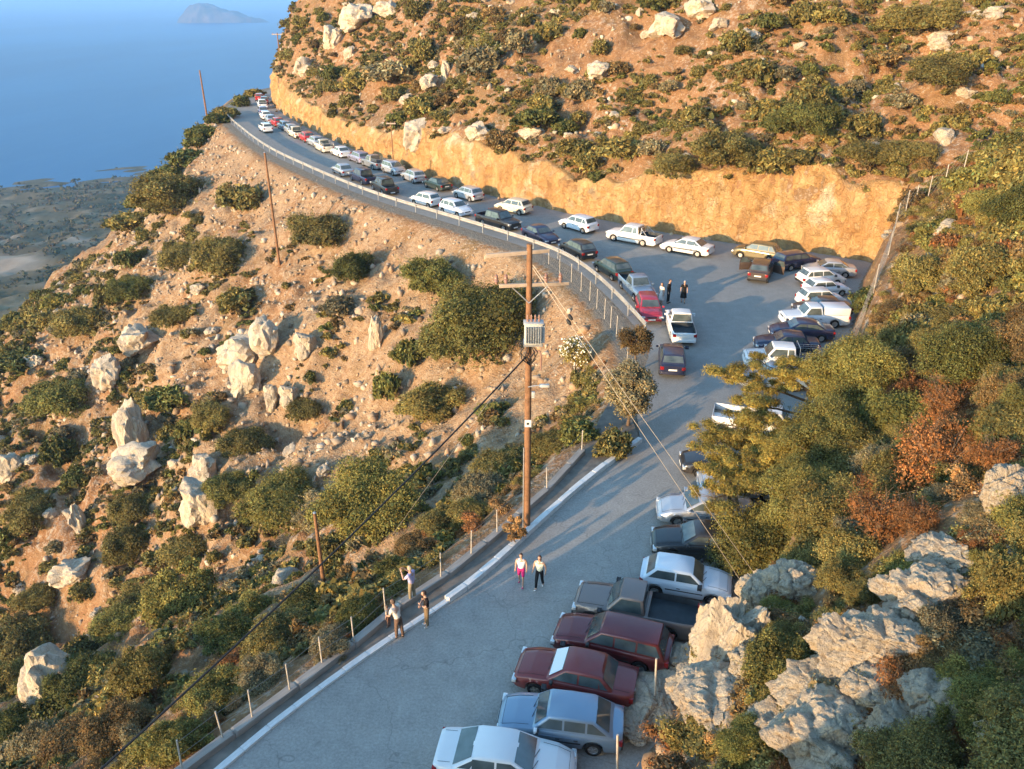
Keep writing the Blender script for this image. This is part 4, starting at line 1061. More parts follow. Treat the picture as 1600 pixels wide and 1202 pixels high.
ROCKS = [
(-44.33,79.05,1.69,4.50,'tall','pale boulder on the slope left of the rugged grey boulder'),
(-42.43,82.49,2.31,4.62,'wide','rugged grey boulder above the rock pinnacle'),
(-36.59,67.22,1.56,5.24,'tall','tall pale rock pinnacle standing on the open slope'),
(-34.41,63.00,2.25,2.61,'wide','low pale rock at the foot of the tall pinnacle'),
(-26.63,58.07,1.27,2.76,'tall','upper of two stacked pale boulders above the gully'),
(-25.20,54.22,1.58,3.47,'wide','lower of two stacked pale boulders above the gully'),
(-26.11,71.60,2.52,4.03,'wide','biggest pale rock of the cluster in the middle of the slope'),
(-23.18,69.74,1.52,3.41,'tall','ragged rock at the side of the slope rock cluster'),
(-25.18,66.61,1.43,2.98,'tall','pale rock just below the slope rock cluster'),
(-22.12,65.15,0.76,2.12,'tall','small white upright rock below the slope rock cluster'),
(-20.08,64.77,0.88,1.75,'wide','small grey rock beside the small white upright rock'),
(-39.56,59.85,0.76,2.69,'tall','narrow upright boulder on the reddish slope'),
(-26.94,33.35,1.63,3.40,'tall','pale cliff stump in the gully among dark bushes'),
(-53.37,72.10,1.50,4.36,'tall','split grey rock at the far edge of the slope'),
(-12.28,65.92,0.69,2.87,'tall','slim grey rock left of the biggest green thicket'),
(-18.98,67.82,1.01,2.13,'wide','low rock on the stony chute below the greyish shrub'),
(-38.00,55.03,1.78,1.67,'wide','long pale rock ledge on the gully side'),
(-9.10,117.90,0.80,3.18,'tall','slim rock needle on the hillside above the cut'),
(-11.22,116.25,1.31,2.63,'wide','pale rock beside the slim rock needle'),
(9.88,96.80,1.67,2.76,'wide','pale rounded boulder on the hillside above the white pickup'),
(17.20,97.66,2.15,3.44,'wide','big pale outcrop near the top of the hillside'),
(20.89,99.03,1.95,3.17,'wide','topmost pale outcrop on the hillside'),
(24.35,89.36,1.32,1.71,'wide','flat pale rock right of the topmost outcrop'),
(41.03,82.84,1.35,2.08,'wide','grey rock beside the olive mound on the upper hillside'),
(36.23,68.87,0.69,1.18,'wide','white stone between bushes above the lot fence'),
(-12.14,104.14,2.18,4.53,'tall','pale buttress jutting from the cut beyond the people carrier'),
(-4.05,94.95,1.47,2.94,'wide','pale rock on the lip of the cut above the silver hatchback'),
(-27.05,154.46,4.28,6.76,'wide','large pale crag on the skyline shoulder'),
(-32.10,155.28,3.10,6.88,'tall','upright crag on the skyline above the road end'),
(-20.55,148.78,3.24,4.76,'wide','pale crag right of the large skyline crag'),
(-38.03,157.92,2.60,5.20,'tall','grey crag low on the skyline shoulder'),
(-28.35,149.50,1.89,4.44,'tall','pale rock under the large skyline crag'),
(-14.25,117.07,1.25,2.32,'wide','small pale rock above the pale buttress'),
(2.13,91.64,1.56,1.70,'wide','flat rock just under the lone dark bush'),
(5.72,16.00,0.73,2.85,'tall','tall smooth pale yellow rock beside the white hatchback'),
(8.27,18.40,0.79,1.74,'tall','pale blocky rock under the olive bush'),
(5.89,20.09,0.71,1.34,'wide','brown grey rock behind the bronze pickup'),
(9.62,14.41,0.89,1.64,'tall','big pale ridge of rock below the twiggy bush'),
(7.65,13.47,0.79,1.73,'wide','pale orange rock in front of the rock ridge'),
(5.00,14.01,0.81,1.09,'wide','rounded pale rock below the tall yellow rock'),
(4.24,18.09,0.97,1.13,'wide','low pale slab behind the faded red saloon'),
(6.49,11.48,0.99,1.72,'wide','large blue grey rock in the shade of the near bank'),
(7.58,11.01,0.69,1.51,'wide','grey rock in the shade right of the large blue grey rock'),
(12.44,16.73,0.61,1.77,'wide','pale rock face at the upper side of the near bank'),
(8.94,9.86,0.51,1.24,'wide','shaded grey rock at the outer corner of the near bank'),
(8.31,13.08,0.77,1.11,'wide','pale rock joining the orange rock to the rock ridge'),
(6.95,12.98,0.86,1.14,'wide','pale rock band above the large shaded blue grey rock'),
(7.68,12.05,0.60,0.93,'wide','small pale rock between the two big shaded rocks'),
(10.71,15.40,0.78,1.24,'tall','upper end of the pale rock ridge under the tall olive bush'),
(5.93,14.83,0.49,1.46,'tall','narrow pale rock against the foot of the tall yellow rock'),
(5.14,18.59,0.82,0.95,'wide','low pale rock between the slab and the rounded rock'),
(7.60,18.62,0.54,1.54,'tall','pale rock joining the tall yellow rock to the blocky one'),
(5.00,16.03,0.56,0.88,'wide','pale stone at the foot of the brown grey rock'),
(3.67,17.55,0.69,0.87,'wide','weathered rock below the low pale slab'),
(6.01,12.67,0.64,0.86,'wide','half shaded rock below the dark bush'),
(8.41,11.29,0.63,1.14,'wide','grey shaded rock under the thin reddish bush'),
(2.74,17.25,0.59,0.78,'wide','small rock behind the pale silver blue liftback'),
]

# ------------------------------------------------------------------ foliage
def leaf_material(name, col, var=.25, sheen=0.2):
    t = NT('leaves_' + name)
    tint = t.attr('tint', 'Color'); rnd = t.node('ShaderNodeObjectInfo').outputs['Random']
    lo = tuple(c * (1 - var) for c in col); hi = (col[0] * (1 + var * 1.2), col[1] * (1 + var), col[2] * (1 + var * .5))
    c = t.mix(1.0, t.ramp(rnd, [(0, lo), (1, hi)]), tint, 'MULTIPLY')
    t.color(c); t.set(Roughness=.75); t.b.inputs['Specular IOR Level'].default_value = .2
    tr = t.node('ShaderNodeBsdfTranslucent'); t.lk(c, tr.inputs[0])
    mx = t.node('ShaderNodeMixShader'); mx.inputs[0].default_value = .22
    t.lk(t.b.outputs[0], mx.inputs[1]); t.lk(tr.outputs[0], mx.inputs[2]); t.lk(mx.outputs[0], t.out.inputs['Surface'])
    return t.m
LEAF = {'olive': leaf_material('olive', (.235, .195, .065)), 'dark': leaf_material('dark', (.15, .15, .046)), 'fresh': leaf_material('fresh', (.215, .195, .058)),
        'grey': leaf_material('grey', (.25, .21, .12)), 'dry': leaf_material('dry', (.225, .150, .065)), 'rust': leaf_material('rust', (.31, .145, .058)), 'pine': leaf_material('pine', (.27, .215, .055)),
        'straw': leaf_material('straw', (.36, .22, .10))}
M['bark'] = plain('bark', (.15, .105, .075), .9, 0, .1, .35, 9, .5)
M['twig'] = plain('dead_twigs', (.22, .16, .12), .9, 0, .1, .3, 9)
M['petal'] = plain('white_petals', (.80, .76, .66), .7)

def leaf_cloud(rng, centres, radii, n, size, up=.25, thin=.45, shell=.62, tintv=.32, squash=1.0):
    """n small leaf faces spread through overlapping lobes; returns verts, quads, tint"""
    centres = np.asarray(centres, float); radii = np.asarray(radii, float)
    wgt = radii ** 2; k = rng.choice(len(radii), n, p=wgt / wgt.sum())
    d = rng.normal(size=(n, 3)); d /= np.linalg.norm(d, axis=1)[:, None]
    d[:, 2] = np.where(d[:, 2] < -.35, -d[:, 2], d[:, 2])
    rr = radii[k] * (shell + (1 - shell) * rng.random(n) ** .7) * (1 + .18 * rng.normal(size=n) * .6)
    c = centres[k] + d * rr[:, None] * np.array([1, 1, squash])
    keep = c[:, 2] > -.05; c, d, k = c[keep], d[keep], k[keep]; n = len(c)
    nrm = d * .8 + rng.normal(size=(n, 3)) * .75 + np.array([0, 0, up]); nrm /= np.linalg.norm(nrm, axis=1)[:, None]
    a = np.cross(nrm, rng.normal(size=(n, 3))); a /= np.linalg.norm(a, axis=1)[:, None]; b = np.cross(nrm, a)
    s = size * (.6 + .8 * rng.random(n))[:, None]
    V = np.stack([c - a * s, c + b * s * thin, c + a * s, c - b * s * thin], 1).reshape(-1, 3)
    Q = np.arange(4 * n).reshape(n, 4)
    lobe = 1 + .22 * rng.normal(size=len(radii)); br = np.clip(lobe[k] * (1 + tintv * rng.normal(size=n)), .35, 2.0)
    hue = rng.normal(size=n) * .12
    T = np.stack([br * (1 + hue), br, br * (1 - hue)], 1)
    return V, Q, np.repeat(np.clip(T, .2, 2.2), 4, 0)

def cloud_mesh(name, parts):
    Vs, Qs, Ts, off = [], [], [], 0
    for V, Q, T in parts: Vs.append(V); Qs.append(Q + off); Ts.append(T); off += len(V)
    return np_mesh(name, np.concatenate(Vs), np.concatenate(Qs), False, dict(tint=np.concatenate(Ts)))

def stems_mesh(name, rng, n, reach, r0=.05, height=.6):
    bm = bmesh.new()
    for i in range(n):
        an = rng.random() * 6.28; q = reach * (.3 + .6 * rng.random()); h_ = height * (.6 + .6 * rng.random())
        pts = [(0.05 * math.cos(an), .05 * math.sin(an), -.12)]
        for j in (1, 2, 3):
            f = j / 3; pts.append((q * f * math.cos(an + .4 * rng.normal() * f), q * f * math.sin(an + .4 * rng.normal() * f), h_ * f ** .8))
        tube_me('s', pts, [r0, r0 * .7, r0 * .45, r0 * .15], 5, bm)
    return bm_to(name, bm, 60)

def shrub_proto(seed, n, leaf, lobes=9, flat=1.0, thin=.45, shell=.62):
    """unit shrub: radius about 1, height about 1 (scaled per object)"""
    rng = np.random.default_rng(seed)
    c = [(0, 0, .38)]; r = [.62]
    for i in range(lobes):
        an = 6.283 * (i + rng.random() * .7) / lobes; q = .35 + .35 * rng.random()
        c.append((q * math.cos(an), q * math.sin(an), .22 + .45 * rng.random() * flat)); r.append(.26 + .2 * rng.random())
    for i in range(lobes // 2): c.append((rng.normal() * .28, rng.normal() * .28, .62 * flat + .15 * rng.random())); r.append(.22 + .14 * rng.random())
    for i in range(5):
        an = 6.283 * rng.random(); c.append((.85 * math.cos(an), .85 * math.sin(an), .15 + .3 * rng.random())); r.append(.12 + .12 * rng.random())
    V, Q, T = leaf_cloud(rng, c, r, n, leaf, thin=thin, shell=shell)
    # sprigs that break the outline
    S_ = 46; ds = rng.normal(size=(S_, 3)); ds[:, 2] = np.abs(ds[:, 2]) * .9; ds /= np.linalg.norm(ds, axis=1)[:, None]
    m_ = max(6, n // 420); cs, rs = [], []
    for q in range(S_):
        k_ = rng.integers(1, len(r)); base_ = np.array(c[k_]) + ds[q] * r[k_] * .8
        for t_ in np.linspace(0, .2 + .16 * rng.random(), 4): cs.append(base_ + ds[q] * t_); rs.append(.05)
    Vs_, Qs_, Ts_ = leaf_cloud(rng, cs, rs, S_ * m_, leaf * .9, thin=thin * .8, shell=.2)
    # dense inner growth so that the ground does not show through
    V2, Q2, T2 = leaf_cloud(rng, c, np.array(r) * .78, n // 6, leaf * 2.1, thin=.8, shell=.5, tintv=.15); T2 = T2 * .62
    return cloud_mesh('shrub_leaves', [(V, Q, T), (V2, Q2, T2), (Vs_, Qs_, Ts_)])

PRO_FAR = [shrub_proto(100 + i, 2600, .085, 7 + i % 4, .8 + .1 * (i % 4)) for i in range(6)]
PRO_NEAR = [shrub_proto(200 + i, 21000, .026, 11 + i % 4, .9 + .1 * (i % 3), thin=.30 + .08 * (i % 3), shell=.5) for i in range(5)]
PRO_HUGE = [shrub_proto(300 + i, 42000, .017, 14 + i, 1.0) for i in range(3)]
PRO_TWIG = [shrub_proto(400 + i, 8000, .020, 12, 1.0, .4, .3) for i in range(2)]
STEMS = [stems_mesh('stems', np.random.default_rng(500 + i), 9, .62, .045) for i in range(3)]
TWIGS = [stems_mesh('twigs', np.random.default_rng(520 + i), 60, .95, .012, .9) for i in range(2)]
_vr = random.Random(7)

def share(name, src, mat, parent=None):
    """an object that shares the mesh and carries its own leaf colour"""
    if len(src.materials) == 0: src.materials.append(None)
    o = link(name, src, None, parent); o.material_slots[0].link = 'OBJECT'; o.material_slots[0].material = mat
    return o

KIND_NAME = {'dry': 'dry_bush', 'rust': 'dry_bush', 'grey': 'sage_bush', 'dark': 'evergreen_bush', 'olive': 'shrub', 'fresh': 'leafy_bush'}
def shrub(x, y, rx, h, tone, shape, label, group=None, name=None, z=None, stems=True, cat='shrub'):
    dist = math.hypot(x, y); name = name or KIND_NAME[tone]
    z = tz(x, y) if z is None else z
    k = _vr.randrange(100)
    if shape == 'twig': src = PRO_TWIG[k % 2]
    elif rx / max(dist, 1) > .055: src = PRO_HUGE[k % 3]
    elif rx / max(dist, 1) > .028 or dist < 34: src = PRO_NEAR[k % 5]
    else: src = PRO_FAR[k % 6]
    rz = _vr.random() * 6.28; sc = (rx * (.92 + .3 * _vr.random()), rx * (.85 + .4 * _vr.random()), max(h * 1.12, rx * .85))
    if stems:
        root = empty(name, (x, y, z - .10 * h), rz); tag(root, label, cat, group)
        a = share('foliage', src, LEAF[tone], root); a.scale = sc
        b = share('stems' if shape != 'twig' else 'twigs', (TWIGS if shape == 'twig' else STEMS)[k % 2], M['twig' if shape == 'twig' else 'bark'], root); b.scale = sc
        return root
    o = share(name, src, LEAF[tone]); o.location = (x, y, z - .10 * h); o.rotation_euler = (0, 0, rz); o.scale = sc
    return tag(o, label, cat, group)

for x, y, rx, h, tone, shape, lab in SHRUBS:
    shrub(x, y, rx, h, tone, shape, lab)

# ------------------------------------------------------------------ rock outcrops
def rock_proto(seed, sub, tall):
    """weathered block: a few overlapping convex bodies, then fractures, pits and grain"""
    rng = np.random.default_rng(seed + 900)
    bm = bmesh.new(); bmesh.ops.create_icosphere(bm, subdivisions=sub, radius=1.0)
    D = np.array([v.co[:] for v in bm.verts])
    bodies = []
    for b in range(4):
        n_ = rng.normal(size=(15, 3)); n_ /= np.linalg.norm(n_, axis=1)[:, None]
        if tall: n_[:, 2] *= .55; n_ /= np.linalg.norm(n_, axis=1)[:, None]
        h_ = .62 + .34 * rng.random(15)
        c = rng.normal(size=3) * (.26 if b else 0) * np.array([1, 1, .8])
        q = h_ + n_ @ c                                  # planes moved by the body's centre
        dn = D @ n_.T
        with np.errstate(divide='ignore', invalid='ignore'): rr = np.where(dn > .02, q / dn, 9)
        bodies.append(np.clip(rr.min(1), .25, 1.5) * (1 if b == 0 else .96))
    R_ = np.max(np.array(bodies), 0)
    o = Vector((seed * 7.3, seed * 3.1, seed * 1.7))
    for v, r_ in zip(bm.verts, R_):
        p = v.co * float(r_)
        w_ = Vector((p.x * 1.6, p.y * 1.6, p.z * .55)) + o
        frac = 1 - abs(mnoise.noise(w_ * 1.15)) * 2.2
        cr = max(0, frac - .78) * .42
        bed_ = max(0, 1 - abs(mnoise.noise(Vector((p.x * .4, p.y * .4, p.z * 2.6)) + o)) * 3.2 - .7) * .16
        g_ = .085 * mnoise.noise(p * 3.2 + o) + .05 * mnoise.noise(p * 7.5 + o) + .03 * mnoise.noise(p * 17 + o) + .016 * mnoise.noise(p * 37 + o)
        c2 = max(0, 1 - abs(mnoise.noise(Vector((p.x * 3.1, p.y * 3.1, p.z * 1.7)) - o)) * 9) * .022
        v.co = p * (1 - cr - bed_ + g_ - c2)
    zs = [v.co.z for v in bm.verts]; lo, hi = min(zs), max(zs)
    for v in bm.verts: v.co.z = (v.co.z - lo) / (hi - lo)
    return bm_to('boulder', bm, 24)
RK_FAR = [rock_proto(i + 1, 4, i % 2) for i in range(5)]
RK_NEAR = [rock_proto(i + 11, 6, i % 2) for i in range(4)]
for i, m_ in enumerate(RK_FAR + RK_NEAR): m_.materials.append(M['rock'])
for i, (x, y, rx, h, shape, lab) in enumerate(ROCKS):
    near = math.hypot(x, y) < 26
    if y > 70: rx, h = (rx * .54, h * .54) if y > 120 else (rx * .70, h * .70)
    elif x < -8: rx, h = rx * .76, h * 1.1
    if near and x > 1 and 'yellow' not in lab: rx, h = rx * .82, h * .82
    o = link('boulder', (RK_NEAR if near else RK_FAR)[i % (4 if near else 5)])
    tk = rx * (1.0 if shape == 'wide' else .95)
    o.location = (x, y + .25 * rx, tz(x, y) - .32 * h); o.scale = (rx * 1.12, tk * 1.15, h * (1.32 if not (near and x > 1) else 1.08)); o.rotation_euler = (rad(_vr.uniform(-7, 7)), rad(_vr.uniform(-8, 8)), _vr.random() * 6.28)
    tag(o, lab, 'rock')

# ------------------------------------------------------------------ scattered shrubs, each its own thing
LMK = [(-18, 97, 'the dark navy pickup'), (-1, 85, 'the cream hatchback'), (12, 75, 'the white roll bar pickup'), (21, 70, 'the olive gold hatchback'), (-27, 122, 'the beige far pickup'), (-42, 150, 'the far white hatchback'),
       (-7, 98, 'the pale buttress'), (8, 92, 'the lone hillside bush'), (26.3, 79, 'the largest hillside bush'), (15, 104, 'the topmost pale outcrop'), (-10, 108, 'the slim rock needle'), (-38, 165, 'the skyline crag'),
       (-34.8, 103, 'the leaning wooden pole'), (-21, 85, 'the broad rounded scree shrub'), (-3, 64, 'the biggest green thicket'), (-33, 66, 'the tall rock pinnacle'), (-24, 62, 'the two stacked boulders'), (-21, 66, 'the slope rock cluster'), (-45, 84, 'the pale slope boulder'),
       (-17, 50, 'the broad green bush'), (-8, 36, 'the largest rounded bush'), (-25, 36, 'the pale cliff stump'), (-42, 56, 'the rocky ledge'), (-12, 27, 'the lowest fence posts'), (-5, 30, 'the short wooden pole'), (-52, 125, 'the spur crest'), (-60, 100, 'the coastal spur'),
       (31, 62, 'the fence on the near bank'), (36, 70, 'the fence valley'), (17, 35, 'the tall dense green bush'), (14, 24, 'the reddish twiggy bush'), (9, 14, 'the rock ridge'), (21, 50, 'the pale blue estate car')]
def scatter(n, seed, box, ok, rmin, rmax, tones, used, proto_stem=False):
    rng = np.random.default_rng(seed); out = []
    for _ in range(n * 40):
        if len(out) >= n: break
        x = rng.uniform(box[0], box[1]); y = rng.uniform(box[2], box[3])
        Zt, ec, er, dl_, rk, lp = terrain(np.array([x]), np.array([y]))
        z = float(Zt[0])
        if not ok(x, y, ec[0], er[0], dl_[0]): continue
        dep = y * .899 - (z - 20.5) * .438
        if dep < 4: continue
        px = 800 + 1250 * x / dep; py = 601 - 1250 * (y * .438 + (z - 20.5) * .899) / dep
        if not (-40 < px < 1640 and -30 < py < 1260): continue
        r = rmin + (rmax - rmin) * rng.random() ** 1.8
        if any((x - u[0]) ** 2 + (y - u[1]) ** 2 < (.5 * (r + u[2])) ** 2 for u in used): continue
        used.append((x, y, r)); out.append((x, y, r, z, tones[rng.integers(len(tones))]))
    return out
FENCE_R = [(20.1, 43.9), (22.8, 47.9), (25.7, 53.0), (27.7, 57.0), (29.1, 59.8), (30.4, 61.4), (31.3, 62.0), (32.4, 62.4), (33.6, 62.7), (35.0, 63.0)]
used = [(x_, y_, 1.6) for x_, y_ in resample([(x_ + .5, y_ - 1.2) for x_, y_ in FENCE_R], 1.0)] + [(x_, y_, 1.3) for x_, y_ in resample(TRACK, 1.0)] + [(s[0], s[1], s[2]) for s in SHRUBS] + [(s[0], s[1], s[2]) for s in ROCKS] + [(-9.7, 41, 2.0), (2.5, 50, 2.0), (-9.5, 31.6, 1.2), (-9.3, 30.6, 1.0), (-25.6, 84, 1.2)]
tr = lambda x, y: float(fbm(np.array([x / 11.0]), np.array([y / 11.0]), 55, 3)[0])
A1_ = scatter(205, 1, (-62, 50, 66, 190), lambda x, y, c, r, d: c > 1.25 and (r < 2 or c > 4) and tr(x, y) > (-.36 if x < 18 else -.7), .55, 2.1, ['olive', 'olive', 'dark', 'grey', 'olive', 'dry'], used)
A2_ = scatter(165, 2, (-95, 6, 18, 150), lambda x, y, c, r, d: d > (9 if y > 48 else 1.6) and (d > 24 or tr(x, y) > .12 or y < 46), .6, 2.2, ['olive', 'dark', 'olive', 'grey', 'fresh', 'olive'], used)
A3_ = scatter(190, 3, (6, 48, 8, 84), lambda x, y, c, r, d: r > 1.5 and c < 3, .5, 1.6, ['olive', 'dry', 'olive', 'fresh', 'fresh', 'olive', 'rust', 'grey'], used)
TONE = {'olive': 'olive', 'dark': 'dark green', 'grey': 'greyish', 'fresh': 'bright green', 'dry': 'brownish', 'rust': 'rusty'}
seen_lab = {}
for x, y, r, z, tone in A1_ + A2_ + A3_:
    size_w = 'small' if r < .8 else 'medium' if r < 1.3 else 'big'
    lx, ly, lm = min(LMK, key=lambda q: (q[0] - x) ** 2 + (q[1] - y) ** 2)
    where = ('beyond' if y > ly else 'this side of') if abs(y - ly) > abs(x - lx) else ('to the right of' if x > lx else 'to the left of')
    lab = f'{size_w} {TONE[tone]} shrub {where} {lm}'
    seen_lab.setdefault(lab, []).append((math.hypot(lx - x, ly - y), x, y, r, z, tone))
ORD = ['', 'second nearest ', 'third nearest ', 'fourth nearest ', 'fifth nearest ', 'sixth nearest ', 'seventh nearest ', 'eighth nearest '] + ['further %s out ' % w for w in ('one', 'two', 'three', 'four', 'five', 'six', 'seven', 'eight')]
_unused = ['', 'second nearest ', 'third nearest ', 'fourth nearest ', 'fifth nearest ', 'sixth nearest ', 'seventh nearest ', 'eighth nearest ']
for lab, lst in seen_lab.items():
    lst.sort()
    for k, (dd, x, y, r, z, tone) in enumerate(lst):
        shrub(x, y, r, r * (.85 + .35 * _vr.random()), tone, 'dome', (ORD[k] if k or len(lst) == 1 else 'nearest ') + lab, 'scattered hillside shrubs', z=z, stems=False)

rk_used = list(used)
B1_ = scatter(70, 11, (-95, 6, 20, 150), lambda x, y, c, r, d: d > 4 and (d > 16 or y < 47), .28, 1.0, ['pale'], rk_used)
B2_ = scatter(75, 12, (-62, 50, 66, 190), lambda x, y, c, r, d: c > 2.2 and (r < 2 or c > 4), .25, .85, ['pale'], rk_used)
B3_ = scatter(26, 13, (4, 40, 8, 70), lambda x, y, c, r, d: r > 1.0 and c < 2, .25, .75, ['pale'], rk_used)
seen_rk = {}
for x, y, r, z, tone in B1_ + B2_ + B3_:
    lx, ly, lm = min(LMK, key=lambda q: (q[0] - x) ** 2 + (q[1] - y) ** 2)
    where = ('beyond' if y > ly else 'this side of') if abs(y - ly) > abs(x - lx) else ('to the right of' if x > lx else 'to the left of')
    seen_rk.setdefault(f'{"small" if r < .5 else "medium"} half buried rock {where} {lm}', []).append((math.hypot(lx - x, ly - y), x, y, r, z))
for lab, lst in seen_rk.items():
    lst.sort()
    for k, (dd, x, y, r, z) in enumerate(lst):
        o = link('rock', (RK_NEAR if math.hypot(x, y) < 30 else RK_FAR)[_vr.randrange(4)]); hh = r * _vr.uniform(1.0, 2.3)
        o.location = (x, y, z - .34 * hh); o.scale = (r * _vr.uniform(.8, 1.3), r * _vr.uniform(.7, 1.1), hh); o.rotation_euler = (rad(_vr.uniform(-14, 14)), rad(_vr.uniform(-14, 14)), _vr.random() * 6.28)
        tag(o, (ORD[k] if k or len(lst) == 1 else 'nearest ') + lab, 'rock', 'half buried rocks on the slopes')

# ------------------------------------------------------------------ low scrub, dry grass and loose stones: nobody could count them
def tufts(name, n, seed, box, ok, r0, r1, leaves, leaf, palette, thin=.4, upright=.0, dens=None):
    rng = np.random.default_rng(seed)
    x = rng.uniform(box[0], box[1], n); y = rng.uniform(box[2], box[3], n)
    Zt, ec, er, dl_, rk, lp = terrain(x, y)
    dep = y * .899 - (Zt - 20.5) * .438
    px = 800 + 1250 * x / np.maximum(dep, .1); py = 601 - 1250 * (y * .438 + (Zt - 20.5) * .899) / np.maximum(dep, .1)
    k = ok(x, y, ec, er, dl_) & (dep > 4) & (px > -60) & (px < 1660) & (py > -40) & (py < 1270)
    x, y, z = x[k], y[k], Zt[k]; m = len(x)
    r = r0 + (r1 - r0) * rng.random(m) ** 1.4
    kk = np.repeat(np.arange(m), leaves); N = m * leaves
    d = rng.normal(size=(N, 3)); d /= np.linalg.norm(d, axis=1)[:, None]; d[:, 2] = np.abs(d[:, 2])
    rr = r[kk] * (.45 + .55 * rng.random(N))
    c = np.stack([x[kk], y[kk], z[kk] - .04], 1) + d * rr[:, None] * np.array([1, 1, .75])
    nrm = d + .8 * rng.normal(size=(N, 3)); nrm /= np.linalg.norm(nrm, axis=1)[:, None]
    a = np.cross(nrm, rng.normal(size=(N, 3))); a /= np.linalg.norm(a, axis=1)[:, None]
    if upright: a = a * (1 - upright) + np.array([0, 0, 1.0]) * upright; a /= np.linalg.norm(a, axis=1)[:, None]
    b = np.cross(nrm, a); s = (leaf * (.6 + .8 * rng.random(N)) * (r[kk] / r1) ** .5)[:, None]
    V = np.stack([c - a * s, c + b * s * thin, c + a * s, c - b * s * thin], 1).reshape(-1, 3)
    pal = np.array(palette); T = pal[rng.integers(len(pal), size=m)][kk] * (1 + .28 * rng.normal(size=(N, 1)))
    me = np_mesh(name, V, np.arange(4 * N).reshape(N, 4), False, dict(tint=np.repeat(np.clip(T, .01, 1), 4, 0)))
    o = link(name, me, M['tuft']); tag(o, kind='stuff'); return m
def tuft_material():
    t = NT('scrub_tufts'); t.color(t.attr('tint', 'Color')); t.set(Roughness=.85); t.b.inputs['Specular IOR Level'].default_value = .1
    return t.m
M['tuft'] = tuft_material()
PAL = [(.14, .12, .04), (.11, .10, .035), (.19, .13, .055), (.22, .14, .065), (.16, .14, .065), (.21, .165, .10)]

def tuft_proto(seed, n, leaf):
    rng = np.random.default_rng(seed)
    c = [(rng.normal() * .38, rng.normal() * .38, .15 + .35 * rng.random()) for _ in range(6)]; r = [.34 + .25 * rng.random() for _ in c]
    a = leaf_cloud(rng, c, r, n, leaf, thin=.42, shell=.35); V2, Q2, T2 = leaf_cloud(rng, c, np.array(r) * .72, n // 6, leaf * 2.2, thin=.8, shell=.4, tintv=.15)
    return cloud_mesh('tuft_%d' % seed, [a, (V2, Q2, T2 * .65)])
def scrub_library(tag_, n, leaf, tones):
    col = bpy.data.collections.new('scrub_' + tag_)
    protos = [tuft_proto(600 + i + (50 if tag_ == 'near' else 0), n, leaf) for i in range(4)]
    for t_ in tones:
        for p in protos:
            if len(p.materials) == 0: p.materials.append(None)
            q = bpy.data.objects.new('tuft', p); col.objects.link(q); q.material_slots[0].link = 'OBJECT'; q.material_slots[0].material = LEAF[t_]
    return col, len(tones) * 4
LIB_FAR = scrub_library('far', 240, .17, ['olive', 'grey', 'olive', 'dark', 'olive', 'dry'])
LIB_NEAR = scrub_library('near', 1900, .050, ['olive', 'fresh', 'dry', 'olive', 'straw', 'grey', 'olive', 'rust'])
